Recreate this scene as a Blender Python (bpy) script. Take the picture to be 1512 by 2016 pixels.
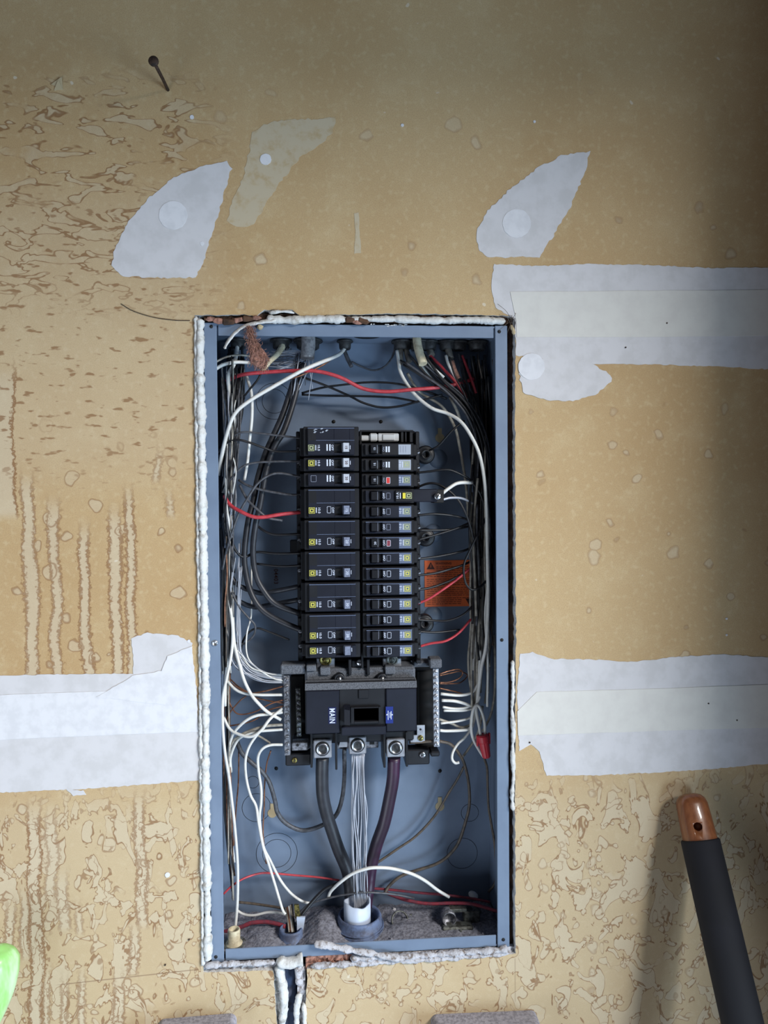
import bpy, bmesh, math, random
import numpy as np
from mathutils import Vector, Matrix
from mathutils.geometry import tessellate_polygon, delaunay_2d_cdt

random.seed(7)
scene = bpy.context.scene
col = scene.collection
for o in list(bpy.data.objects):
    bpy.data.objects.remove(o)

# ---------------------------------------------------------------- camera
F, CX, CY = 1456.0, 756.0, 1008.0
YF, ZC = 0.003, 1.40                      # flange plane behind the wall face, height of the panel's middle
def _rot(rx, ry, rz):
    c, s = np.cos, np.sin
    X = np.array([[1,0,0],[0,c(rx),-s(rx)],[0,s(rx),c(rx)]])
    Y = np.array([[c(ry),0,s(ry)],[0,1,0],[-s(ry),0,c(ry)]])
    Z = np.array([[c(rz),-s(rz),0],[s(rz),c(rz),0],[0,0,1]])
    return Z @ Y @ X
RM = _rot(*np.radians([1.20195, -4.29235, -0.50436]))
TV = np.array([-0.028936, 0.158215, 0.899051])
HH = 0.76968
QC = -RM.T @ TV
def q2w(q): return np.array([q[0], q[2] + YF, ZC - q[1]])
CAMP = q2w(QC)
def P(px, py, d=0.0):
    """world point seen at pixel (px, py) on the plane d metres behind the wall face"""
    r = RM.T @ np.array([(px - CX) / F, (py - CY) / F, 1.0])
    t = ((d - YF) - QC[2]) / r[2]
    return Vector(q2w(QC + r * t))
def pxm(w, d=0.0): return w * (0.90 + d) / F

cam = bpy.data.cameras.new('camera')
camo = bpy.data.objects.new('camera', cam); col.objects.link(camo)
cam.sensor_fit = 'VERTICAL'; cam.sensor_height = 36.0; cam.sensor_width = 27.0
cam.lens = F / 2016 * 36.0
cam.clip_start = 0.01
def qv(v): return Vector((v[0], v[2], -v[1]))
m = Matrix.Identity(4)
for i, a in enumerate((qv(RM[0]), -qv(RM[1]), -qv(RM[2]))):
    for j in range(3): m[j][i] = a[j]
for j in range(3): m[j][3] = CAMP[j]
camo.matrix_world = m
scene.camera = camo

# ---------------------------------------------------------------- light
world = bpy.data.worlds.new('world'); scene.world = world; world.use_nodes = True
bg = world.node_tree.nodes['Background']
bg.inputs[0].default_value = (0.80, 0.88, 1.0, 1); bg.inputs[1].default_value = 0.07
def area(name, loc, aim, sx, sy, power, colr):
    l = bpy.data.lights.new(name, 'AREA'); l.shape = 'RECTANGLE'; l.size = sx; l.size_y = sy
    l.energy = power; l.color = colr
    o = bpy.data.objects.new(name, l); col.objects.link(o)
    o.location = loc
    o.rotation_euler = (Vector(aim) - Vector(loc)).to_track_quat('-Z', 'Y').to_euler()
    return o
area('doorway_light', (1.75, -1.5, 2.52), (0, 0, 1.5), 1.40, 0.44, 106, (1.0, 0.965, 0.92))
area('low_doorway_light', (1.48, -1.5, 0.66), (0, 0, 1.15), 1.20, 0.75, 42, (0.58, 0.79, 1.0))
area('low_window_light', (-0.95, -1.05, 0.48), (-0.45, 0, 1.08), 0.9, 0.7, 9.0, (0.78, 0.88, 1.0))
vs = scene.view_settings
vs.view_transform = 'Standard'; vs.look = 'None'; vs.gamma = 1.0; vs.use_curve_mapping = False
vs.exposure = 0.12
scene.cycles.max_bounces = 5; scene.cycles.diffuse_bounces = 2; scene.cycles.glossy_bounces = 2; scene.cycles.transmission_bounces = 3

# ---------------------------------------------------------------- materials
def lin(r, g, b):
    f = lambda c: (c/255/12.92) if c/255 <= 0.04045 else ((c/255 + 0.055)/1.055)**2.4
    return (f(r), f(g), f(b), 1)
class E:                                   # a socket with arithmetic
    nt = None
    def __init__(s, k): s.k = k
    def _m(s, op, b=None, c=None, rev=False):
        n = E.nt.nodes.new('ShaderNodeMath'); n.operation = op
        a, b2 = (b, s) if rev else (s, b)
        for i, v in enumerate((a, b2, c)):
            if v is None: continue
            if isinstance(v, E): E.nt.links.new(v.k, n.inputs[i])
            else: n.inputs[i].default_value = v
        return E(n.outputs[0])
    def __add__(s, b): return s._m('ADD', b)
    def __sub__(s, b): return s._m('SUBTRACT', b)
    def __rsub__(s, b): return s._m('SUBTRACT', b, rev=True)
    def __mul__(s, b): return s._m('MULTIPLY', b)
    __radd__ = __add__; __rmul__ = __mul__
    def abs(s): return s._m('ABSOLUTE')
    def mx(s, b): return s._m('MAXIMUM', b)
    def mn(s, b): return s._m('MINIMUM', b)
    def gt(s, b): return s._m('GREATER_THAN', b)
    def ss(s, a, b):                       # smooth step 0 at a, 1 at b
        n = E.nt.nodes.new('ShaderNodeMapRange'); n.interpolation_type = 'SMOOTHSTEP'
        E.nt.links.new(s.k, n.inputs[0])
        lo, hi, o0, o1 = (a, b, 0, 1) if a < b else (b, a, 1, 0)
        n.inputs[1].default_value = lo; n.inputs[2].default_value = hi
        n.inputs[3].default_value = o0; n.inputs[4].default_value = o1
        return E(n.outputs[0])
def noise(vec, scale, detail=2, rough=.5, dist=0.0, colr=False):
    n = E.nt.nodes.new('ShaderNodeTexNoise'); E.nt.links.new(vec, n.inputs['Vector'])
    n.inputs['Scale'].default_value = scale; n.inputs['Detail'].default_value = detail
    n.inputs['Roughness'].default_value = rough; n.inputs['Distortion'].default_value = dist
    return n.outputs['Color'] if colr else E(n.outputs[0])
def mapping(vec, sc=(1,1,1), loc=(0,0,0), rot=(0,0,0)):
    n = E.nt.nodes.new('ShaderNodeMapping'); E.nt.links.new(vec, n.inputs[0])
    n.inputs['Scale'].default_value = sc; n.inputs['Location'].default_value = loc; n.inputs['Rotation'].default_value = rot
    return n.outputs[0]
def mix(f, a, b):
    n = E.nt.nodes.new('ShaderNodeMix'); n.data_type = 'RGBA'
    if isinstance(f, E): E.nt.links.new(f.k, n.inputs[0])
    else: n.inputs[0].default_value = f
    for i, v in ((6, a), (7, b)):
        if isinstance(v, tuple): n.inputs[i].default_value = v
        else: E.nt.links.new(v, n.inputs[i])
    return n.outputs[2]
def newmat(name):
    mt = bpy.data.materials.new(name); mt.use_nodes = True
    E.nt = mt.node_tree
    return mt, E.nt.nodes['Principled BSDF']
def coords(): return E.nt.nodes.new('ShaderNodeTexCoord').outputs['Object']
def bump(b, h, strength=.3, dist=.001):
    n = E.nt.nodes.new('ShaderNodeBump'); n.inputs['Strength'].default_value = strength; n.inputs['Distance'].default_value = dist
    E.nt.links.new(h.k, n.inputs['Height']); E.nt.links.new(n.outputs[0], b.inputs['Normal'])
def simple(name, c, rough=.5, metal=0, c2=None, scale=120, bmp=0, lo=.4, hi=.65, trans=0, spec=None, coat=0):
    mt, b = newmat(name)
    b.inputs['Roughness'].default_value = rough; b.inputs['Metallic'].default_value = metal
    b.inputs['Base Color'].default_value = c
    if spec is not None: b.inputs['Specular IOR Level'].default_value = spec
    if trans: b.inputs['Transmission Weight'].default_value = trans
    if coat: b.inputs['Coat Weight'].default_value = coat
    if c2 or bmp:
        n = noise(coords(), scale, 4, .6)
        if c2: E.nt.links.new(mix(n.ss(lo, hi), c, c2), b.inputs['Base Color'])
        if bmp: bump(b, n, .6, bmp)
    return mt
MT = {}
MT['gypsum'] = simple('gypsum_core', lin(225,224,222), .95, c2=lin(150,138,125), scale=300, bmp=.002, lo=.5, hi=.75)
MT['compound'] = simple('joint_compound', lin(206,204,206), .85, c2=lin(197,195,196), scale=40, bmp=.0004)
MT['compound_thin'] = simple('thin_joint_compound', lin(190,176,150), .9, c2=lin(180,158,122), scale=60, lo=.45, hi=.7)
MT['compound_bright'] = simple('bright_compound', lin(218,218,222), .8, c2=lin(208,208,212), scale=60)
MT['tape'] = simple('paper_tape', lin(212,210,204), .85, c2=lin(205,202,197), scale=40, lo=.35, hi=.75)
MT['caulk'] = simple('white_caulk', lin(208,209,208), .6, c2=lin(160,156,148), scale=130, bmp=.003, lo=.48, hi=.75)
MT['caulk_dirty'] = simple('dirty_caulk', lin(190,190,196), .8, c2=lin(120,108,100), scale=220, bmp=.003, lo=.45, hi=.7)
MT['wood_dark'] = simple('dark_stud_wood', lin(88,62,45), .9, c2=lin(45,32,26), scale=60, bmp=.002)
MT['paint'] = simple('grey_blue_paint', lin(116,132,154), .42, c2=lin(107,122,144), scale=25, lo=.3, hi=.8)
MT['paint_dusty'] = simple('dusty_paint', lin(112,118,138), .9, c2=lin(72,70,76), scale=60, bmp=.003)
MT['black'] = simple('black_plastic', lin(24,25,30), .42, c2=lin(34,36,42), scale=40, lo=.4, hi=.9)
MT['blue_black'] = simple('navy_black_plastic', lin(25,28,39), .38, c2=lin(32,35,48), scale=30, lo=.35, hi=.8)
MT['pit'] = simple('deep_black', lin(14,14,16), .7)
MT['dusty_black'] = simple('dusty_black_plastic', lin(104,108,116), .95, c2=lin(70,73,80), scale=900, bmp=.0006)
MT['grey_handle'] = simple('grey_handle', lin(118,126,148), .4, c2=lin(100,106,126), scale=300)
MT['pale_handle'] = simple('pale_handle', lin(178,184,196), .45)
MT['plate'] = simple('grey_blue_sticker', lin(92,104,130), .5)
MT['plate_pale'] = simple('pale_sticker', lin(160,168,182), .45)
MT['logo_y'] = simple('yellow_print', lin(205,200,92), .5)
MT['logo_p'] = simple('pale_green_print', lin(176,184,140), .5)
MT['print'] = simple('white_print', lin(214,222,240), .5)
MT['print_dim'] = simple('dim_print', lin(140,146,166), .5)
MT['red_print'] = simple('red_print', lin(205,60,55), .5)
MT['yellow'] = simple('yellow_button', lin(225,212,70), .45)
MT['blue_label'] = simple('blue_label', lin(30,48,124), .4)
MT['navy_label'] = simple('navy_label', lin(26,34,74), .4)
MT['tin'] = simple('bright_tin', lin(222,222,222), .35, .35)
MT['dusty_grey'] = simple('dusty_grey_box', lin(164,164,178), .95, c2=lin(132,132,144), scale=260, bmp=.002)
MT['zinc_shaded'] = simple('shaded_zinc', lin(62,64,66), .55, .4, c2=lin(36,36,38), scale=160)  # zinc darkened so the shade inside the panel is in its colour
MT['steel'] = simple('bright_steel', lin(205,208,214), .28, 1.0, c2=lin(165,166,170), scale=200)
MT['alu'] = simple('aluminium_lug', lin(205,208,216), .38, .75, c2=lin(180,182,190), scale=120)
MT['alu_dull'] = simple('dull_aluminium', lin(150,152,160), .5, .7, c2=lin(96,98,104), scale=300)
MT['brass'] = simple('brass_screw', lin(150,138,80), .4, .9, c2=lin(70,66,44), scale=400)
MT['orange'] = simple('orange_label', lin(240,116,62), .55, c2=lin(228,104,54), scale=60)
MT['ink'] = simple('dark_ink', lin(70,28,18), .6)
MT['w_black'] = simple('black_insulation', lin(21,21,25), .45)
MT['w_grey'] = simple('grey_insulation', lin(80,82,88), .45, c2=lin(58,58,62), scale=200)
MT['w_white'] = simple('white_insulation', lin(222,221,216), .42, c2=lin(196,193,184), scale=90, lo=.5, hi=.8)
MT['w_dirty'] = simple('dirty_white_insulation', lin(168,162,150), .5, c2=lin(128,122,112), scale=120)
MT['w_red'] = simple('red_insulation', lin(192,64,74), .42, c2=lin(170,52,60), scale=120)
MT['w_redd'] = simple('dusty_red_insulation', lin(140,50,64), .6, c2=lin(112,52,66), scale=150)
MT['w_copper'] = simple('bare_copper', lin(160,112,86), .4, .6, c2=lin(112,78,62), scale=150)
MT['w_brown'] = simple('brown_grey_sheath', lin(98,86,74), .5, c2=lin(72,66,60), scale=150)
MT['w_big'] = simple('thick_black_cable', lin(38,40,46), .42, c2=lin(48,50,57), scale=60)
MT['w_purple'] = simple('purple_striped_cable', lin(46,34,48), .4, c2=lin(64,36,62), scale=20)
MT['w_silver'] = simple('aluminium_strand', lin(176,180,190), .4, .3)
MT['sheath'] = simple('cream_sheath', lin(214,205,176), .6, c2=lin(180,168,140), scale=120)
MT['sheath_dim'] = simple('grey_sheath', lin(120,116,108), .6, c2=lin(88,84,80), scale=120)
MT['conduit'] = simple('grey_blue_conduit', lin(104,122,158), .6, c2=lin(84,92,116), scale=120, bmp=.0008)
MT['pvc'] = simple('pale_pvc', lin(196,208,228), .45)
MT['zinc'] = simple('dusty_zinc', lin(122,126,122), .5, .5, c2=lin(70,70,66), scale=160)
MT['wirenut'] = simple('red_wire_nut', lin(208,52,66), .4)
MT['tan'] = simple('tan_paper', lin(176,160,128), .9)
MT['rust'] = simple('rusty_nail', lin(70,52,42), .7, .3, c2=lin(42,34,30), scale=300)
MT['fluff'] = simple('brown_fluff', lin(172,126,110), 1, c2=lin(126,92,80), scale=200, bmp=.004)
MT['dust'] = simple('grey_dust', lin(140,142,154), 1, c2=lin(106,106,116), scale=320, bmp=.003)
MT['grip'] = simple('black_grip', lin(20,21,28), .8, c2=lin(25,26,35), scale=15)
mt, b = newmat('varnished_wood'); MT['wood'] = mt
w = E(noise(mapping(coords(), (60, 60, 5)), 3, 3, .6).k)
E.nt.links.new(mix(w.ss(.3, .7), lin(150,94,60), lin(126,74,46)), b.inputs['Base Color'])
b.inputs['Roughness'].default_value = .3; b.inputs['Coat Weight'].default_value = .5
mt, b = newmat('green_plastic'); MT['green'] = mt
co = coords()
g = noise(mapping(co, (1, 1, .35)), 60, 3, .6)
E.nt.links.new(mix(g.ss(.35, .75), lin(150,208,120), lin(196,230,190)), b.inputs['Base Color'])
b.inputs['Roughness'].default_value = .2; b.inputs['Subsurface Weight'].default_value = .3; b.inputs['Subsurface Radius'].default_value = (.01,.02,.01)
MT['smoky'] = simple('smoky_sheath', lin(150,150,152), .4, c2=lin(108,108,112), scale=200)

# drywall paper with dried water marks; the wettest, streaked part is left of the panel
def XW(px, py=1000): return P(px, py).x
def ZW(py, px=756): return P(px, py).z
pw = 0.618e-3                                        # one photo pixel on the wall, metres
XSPLIT = XW(520)
STREAKS = [(6,720,1010,22,1),(60,930,1340,11,.8),(108,980,1340,9,.8),(168,1030,1340,9,.9),(228,1000,1340,10,.9),(258,960,1340,8,.9),
          (312,880,945,6,.6),(334,965,1012,6,.6),(70,1560,2040,12,1),(103,1570,1740,9,.6),(126,1690,1800,9,.6),(275,1545,1800,8,.8),
          (262,1795,1890,8,.8),(234,1890,2040,9,.8),(92,1870,2040,6,.7),(128,1890,2040,6,.7),(162,1880,2040,6,.7),(18,1740,1850,8,.8),
          (48,1720,1850,8,.7),(155,1750,1808,6,.6)]
def paper(name, wet):
    mt, b = newmat(name)
    co = coords()
    sep = E.nt.nodes.new('ShaderNodeSeparateXYZ'); E.nt.links.new(co, sep.inputs[0])
    X, Z = E(sep.outputs['X']), E(sep.outputs['Z'])
    big = noise(co, 3.2, 2, .55); mid = noise(co, 22, 3, .6); fine = noise(co, 900, 1, .6)
    base = mix(big.ss(.35, .65), lin(193,166,124), lin(183,152,108))
    base = mix(mid.ss(.45, .8) * .5, base, lin(204,182,142))
    base = mix(fine.ss(.35, .75) * .45, base, lin(156,128,90))
    base = mix(noise(co, 130, 1, .7).ss(.5, .8) * .3, base, lin(210,192,156))
    low = Z.ss(ZW(1480), ZW(1620))
    acc = []
    def add(i, e):
        if acc: acc[0] = (acc[0][0].mx(i), acc[0][1].mx(e))
        else: acc.append((i, e))
    def contour(n, t, w, mask, es=1.0, fill=1.0):
        e = (n - t).abs().ss(w, w * .35)
        add(n.ss(t - .004, t + .004) * mask * fill, e * mask * es)
    jn = E.nt.nodes.new('ShaderNodeTexNoise'); E.nt.links.new(co, jn.inputs['Vector']); jn.inputs['Scale'].default_value = 60; jn.inputs['Detail'].default_value = 1
    def drops(scale, rmin, rmax, keep, mask, es, off):
        v = E.nt.nodes.new('ShaderNodeTexVoronoi'); v.feature = 'F1'
        va = E.nt.nodes.new('ShaderNodeVectorMath'); va.operation = 'MULTIPLY_ADD'
        E.nt.links.new(jn.outputs['Color'], va.inputs[0]); va.inputs[1].default_value = (.014, 0, .014); E.nt.links.new(mapping(co, (1, 0, 1), loc=off), va.inputs[2])
        E.nt.links.new(va.outputs[0], v.inputs['Vector']); v.inputs['Scale'].default_value = scale
        s2 = E.nt.nodes.new('ShaderNodeSeparateColor'); E.nt.links.new(v.outputs['Color'], s2.inputs[0])
        r, k = E(s2.outputs[0]), E(s2.outputs[1])
        d = E(v.outputs['Distance']) - (r * (rmax - rmin) + rmin)
        mk = mask * k.gt(1 - keep)
        add(d.ss(.02, -.02) * mk * .7, d.abs().ss(.045, .012) * mk * es)
    # big loose blobs in the low part of the wall
    nB = noise(mapping(co, (1.5, 1, 1), rot=(0, .3, 0)), 24, 3, .5, .9)
    contour(nB, .55, .015, low, .95, .75)
    nB2 = noise(mapping(co, (1.1, 1, 1.0), loc=(3, 0, 5)), 44, 2, .5, .4)
    contour(nB2, .585, .018, low * mid.ss(.35, .5), .8, .7)
    if wet:
        left = X.ss(XW(500), XW(330))
        jag = noise(co, 210, 2, .65) - .5; wob = noise(co, 14, 1, .5) - .5
        nA = noise(mapping(co, (1, 1, 2.5), rot=(0, .15, 0)), 26, 2, .5, .6)      # tilted, wide blobs
        upper = left * Z.ss(ZW(130), ZW(230)) * Z.ss(ZW(660), ZW(540))
        contour(nA, .56, .026, upper * mid.ss(.3, .5), .95, .6)
        dash = noise(mapping(co, (1, 1, 2.6), rot=(0, .5, 0)), 52, 2, .5)         # short slanted rust dashes
        dz = left * Z.ss(ZW(330), ZW(470)) * Z.ss(ZW(1010), ZW(860))
        add(dz * 0.45, dash.ss(.59, .67) * dz * .9)
        drops(34, .08, .32, .62, left * Z.ss(ZW(760), ZW(1000)), .7, (0, 0, 0))
        jg = jag * 1.3e-2; wb = X - wob * 1.7e-2
        for px, y0, y1, hw, es in STREAKS:
            x0 = XW(px, (y0 + y1) / 2)
            d = (wb - x0).abs() + jg - hw * pw
            zm = Z.ss(ZW(y0 - 25), ZW(y0 + 45)) * Z.ss(ZW(y1 + 12), ZW(y1 - 12))
            add(d.ss(.0010, -.0006) * zm, d.abs().ss(.0028, .0006) * zm * es)
        rest = 1 - left
    else:
        rest = Z.ss(ZW(-400), ZW(-380))
        drops(34, .07, .26, .30, Z.ss(ZW(640), ZW(900)), .42, (.7, 0, .2))
    drops(22, .08, .20, .16, rest * Z.ss(ZW(60), ZW(330)), .35, (.1, 0, .5))
    inside, edge = acc[0]
    base = mix(low * .45, base, lin(196,180,150))
    c = mix(inside * (low * .02 + .46), base, lin(203,192,170))
    c = mix(edge * .80, c, lin(128,86,46))
    fl = noise(mapping(co, loc=(5, 0, 2)), 75, 1, .5)                             # pale flecks
    c = mix(fl.ss(.76, .80) * .7, c, lin(214,204,184))
    if wet:                                                                       # saw overcut scored in the paper
        a, b_ = P(395, 1908), P(105, 1940)
        t = (X - a.x) * (1 / (b_.x - a.x))
        sc = (Z - a.z - t * (b_.z - a.z)).abs().ss(1.6 * pw, .5 * pw) * t.ss(-.01, .03) * t.ss(1.01, .9)
    else:
        a, b_ = P(1014, 1885), P(1015, 1975)
        sc = (X - a.x).abs().ss(1.6 * pw, .5 * pw) * Z.ss(a.z, a.z - .002) * Z.ss(b_.z, b_.z + .004) * .6
    c = mix(sc * .6, c, lin(120, 90, 66))
    E.nt.links.new(c, b.inputs['Base Color']); b.inputs['Roughness'].default_value = .8
    bump(b, fine * .3 + noise(co, 60, 1, .6) * .5, .35, .0012)
    return mt
MT['paper'] = paper('drywall_paper', False)
MT['paper_wet'] = paper('water_marked_drywall_paper', True)

# ---------------------------------------------------------------- mesh helpers
class MB:
    def __init__(s): s.v = []; s.f = []; s.sm = []; s.mi = []
    def add(s, v, f, smooth=False, mi=0):
        o = len(s.v); s.v += [tuple(p) for p in v]
        for q in f: s.f.append(tuple(i + o for i in q)); s.sm.append(smooth); s.mi.append(mi)
        return s
    def box(s, x0, x1, y0, y1, z0, z1, ch=0.0, mi=0):
        if x0 > x1: x0, x1 = x1, x0
        if y0 > y1: y0, y1 = y1, y0
        if z0 > z1: z0, z1 = z1, z0
        if ch <= 0:
            v = [(x, y, z) for x in (x0, x1) for y in (y0, y1) for z in (z0, z1)]
            return s.add(v, [(0,1,3,2),(4,6,7,5),(0,4,5,1),(2,3,7,6),(0,2,6,4),(1,5,7,3)], mi=mi)
        ch = min(ch, (x1-x0)*.45, (y1-y0)*.45, (z1-z0)*.45)
        v = []; idx = {}
        for i, x in enumerate((x0, x1)):
            for j, y in enumerate((y0, y1)):
                for k, z in enumerate((z0, z1)):
                    sx, sy, sz = (1, -1)[i]*ch, (1, -1)[j]*ch, (1, -1)[k]*ch
                    for a, p in enumerate(((x, y+sy, z+sz), (x+sx, y, z+sz), (x+sx, y+sy, z))):
                        idx[i, j, k, a] = len(v); v.append(p)
        I = lambda i, j, k, a: idx[i, j, k, a]
        f = []
        for i in (0, 1): f.append([I(i,0,0,0), I(i,1,0,0), I(i,1,1,0), I(i,0,1,0)][::(-1 if i == 0 else 1)])
        for j in (0, 1): f.append([I(0,j,0,1), I(1,j,0,1), I(1,j,1,1), I(0,j,1,1)][::(1 if j == 0 else -1)])
        for k in (0, 1): f.append([I(0,0,k,2), I(1,0,k,2), I(1,1,k,2), I(0,1,k,2)][::(-1 if k == 0 else 1)])
        for j in (0, 1):
            for k in (0, 1): f.append((I(0,j,k,1), I(1,j,k,1), I(1,j,k,2), I(0,j,k,2)))
        for i in (0, 1):
            for k in (0, 1): f.append((I(i,0,k,0), I(i,1,k,0), I(i,1,k,2), I(i,0,k,2)))
        for i in (0, 1):
            for j in (0, 1): f.append((I(i,j,0,0), I(i,j,1,0), I(i,j,1,1), I(i,j,0,1)))
        for key in [(i, j, k) for i in (0,1) for j in (0,1) for k in (0,1)]: f.append(tuple(I(*key, a) for a in range(3)))
        return s.add(v, f, mi=mi)
    def tube(s, pts, rad, n=8, caps=True, mi=0, smooth=True, squash=1.0):
        pts = [Vector(p) for p in pts]; m = len(pts)
        rads = rad if isinstance(rad, (list, tuple)) else [rad]*m
        t0 = (pts[1]-pts[0]).normalized()
        nrm = t0.orthogonal().normalized(); v = []
        for i, p in enumerate(pts):
            t = (pts[min(i+1, m-1)] - pts[max(i-1, 0)]).normalized()
            nrm = (nrm - t*nrm.dot(t))
            nrm = nrm.normalized() if nrm.length > 1e-9 else t.orthogonal().normalized()
            bn = t.cross(nrm)
            for k in range(n):
                a = 2*math.pi*k/n
                v.append(p + (nrm*math.cos(a) + bn*math.sin(a)*squash)*rads[i])
        f = [(i*n+k, i*n+(k+1)%n, (i+1)*n+(k+1)%n, (i+1)*n+k) for i in range(m-1) for k in range(n)]
        s.add(v, f, smooth, mi)
        if caps:
            o = len(s.v) - m*n
            s.f += [tuple(o+k for k in range(n))[::-1], tuple(o+(m-1)*n+k for k in range(n))]
            s.sm += [False, False]; s.mi += [mi, mi]
        return s
    def lathe(s, org, axis, prof, n=24, mi=0, smooth=True):
        """prof = [(distance along the axis, radius)]"""
        a = Vector(axis).normalized(); u = a.orthogonal().normalized(); w = a.cross(u); o = Vector(org); v = []
        for h, r in prof:
            for k in range(n):
                t = 2*math.pi*k/n; v.append(o + a*h + (u*math.cos(t) + w*math.sin(t))*r)
        f = [(i*n+k, i*n+(k+1)%n, (i+1)*n+(k+1)%n, (i+1)*n+k) for i in range(len(prof)-1) for k in range(n)]
        return s.add(v, f, smooth, mi)
    def plate(s, poly, y0, y1, mi=0):
        """poly [(x, z)] made solid between depths y0 (front) and y1"""
        n = len(poly)
        tri = tessellate_polygon([[Vector((x, z, 0)) for x, z in poly]])
        v = [(x, y0, z) for x, z in poly] + [(x, y1, z) for x, z in poly]
        f = [tuple(t) for t in tri] + [tuple(i+n for i in t[::-1]) for t in tri] + [(i, (i+1)%n, (i+1)%n+n, i+n) for i in range(n)]
        return s.add(v, f, mi=mi)
    def mesh(s, name):
        me = bpy.data.meshes.new(name); me.from_pydata(s.v, [], s.f)
        me.polygons.foreach_set('use_smooth', s.sm); me.polygons.foreach_set('material_index', s.mi)
        bm = bmesh.new(); bm.from_mesh(me); bmesh.ops.recalc_face_normals(bm, faces=bm.faces); bm.to_mesh(me); bm.free()
        return me
    def build(s, name, mats, parent=None, label=None):
        me = s.mesh(name)
        for x in (mats if isinstance(mats, (list, tuple)) else [mats]): me.materials.append(MT[x])
        return link(name, me, parent, label)
def link(name, me, parent=None, label=None):
    o = bpy.data.objects.new(name, me); col.objects.link(o)
    if parent is not None:
        o.parent = parent; o.matrix_parent_inverse = Matrix.Translation(-world_loc(parent))
    if label: o['label'] = label
    return o
def world_loc(o): return o.location.copy() if o.type == 'EMPTY' else Vector((0, 0, 0))
def tag(o, label, cat, group=None):
    o['label'] = label; o['category'] = cat
    if group: o['group'] = group
    return o
def thing(name, loc, label, cat, group=None):
    o = bpy.data.objects.new(name, None); col.objects.link(o); o.location = loc; o.empty_display_size = .02
    return tag(o, label, cat, group)
def spline(pts, sub=6):
    pts = [Vector(p) for p in pts]
    if len(pts) < 3: return pts
    q = [pts[0]*2 - pts[1]] + pts + [pts[-1]*2 - pts[-2]]; out = []
    for i in range(1, len(q)-2):
        a, b_, c_, d = q[i-1:i+3]
        for k in range(sub):
            t = k/sub
            out.append(.5*((2*b_) + (c_-a)*t + (2*a-5*b_+4*c_-d)*t*t + (3*b_-a-3*c_+d)*t**3))
    out.append(pts[-1]); return out
_txt = {}
def text_mesh(s, size, mat):
    k = (s, size, mat)
    if k not in _txt:
        cu = bpy.data.curves.new('lettering', 'FONT'); cu.body = s; cu.size = size; cu.align_x = 'CENTER'; cu.align_y = 'CENTER'
        cu.extrude = 6e-5; cu.space_character = 1.12; cu.offset = size*.012
        o = bpy.data.objects.new('lettering', cu); col.objects.link(o)
        me = bpy.data.meshes.new_from_object(o.evaluated_get(bpy.context.evaluated_depsgraph_get()))
        me.transform(Matrix.Rotation(math.pi/2, 4, 'X'))
        me.materials.clear(); me.materials.append(MT[mat])
        bpy.data.objects.remove(o); _txt[k] = me
    return _txt[k]
def text(name, s, size, mat, loc, parent, turn=0, sx=1):
    o = link(name, text_mesh(s, size, mat), parent)
    o.location = loc; o.rotation_euler = (0, math.radians(turn), 0); o.scale = (sx, 1, 1)
    return o
def W(px, py, d): return P(px, py, d)
def rect(px0, py0, px1, py1, d):
    """x0, x1, z0, z1 of a pixel rectangle on depth d"""
    a, b_ = P(px0, (py0+py1)/2, d), P(px1, (py0+py1)/2, d); c_, e = P((px0+px1)/2, py0, d), P((px0+px1)/2, py1, d)
    return a.x, b_.x, e.z, c_.z

# ================================================================ the setting
def jitter(poly, step, amp, closed=True, rnd=random):
    out = []
    n = len(poly)
    for i in range(n if closed else n-1):
        a, b_ = Vector(poly[i]), Vector(poly[(i+1) % n]); L = (b_-a).length; k = max(1, int(L/step))
        nr = Vector((-(b_-a).y, (b_-a).x)).normalized()
        for j in range(k):
            p = a.lerp(b_, j/k)
            out.append(p + nr*rnd.uniform(-amp, amp) + (b_-a).normalized()*rnd.uniform(-.3, .3)*min(step, amp*2))
    return out
rw = random.Random(3)
def wallpoly(pts, step=7, amp=1.2, d=0.0):
    return [(P(p.x, p.y, d).x, P(p.x, p.y, d).z) for p in jitter(pts, step, amp, True, rw)]
HOLE = [(383,621),(480,619),(505,622),(520,610),(575,610),(590,621),(800,617),(1015,622),(1014,900),(1016,1250),(1014,1550),(1015,1878),
        (605,1908),(600,2016),(598,2300),(540,2300),(545,2016),(538,1911),(400,1914),(397,1600),(388,1100)]
hole = wallpoly(HOLE, 8, 1.1)
outer = [(-2.2, 0.0), (2.2, 0.0), (2.2, 2.9), (-2.2, 2.9)]
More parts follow.
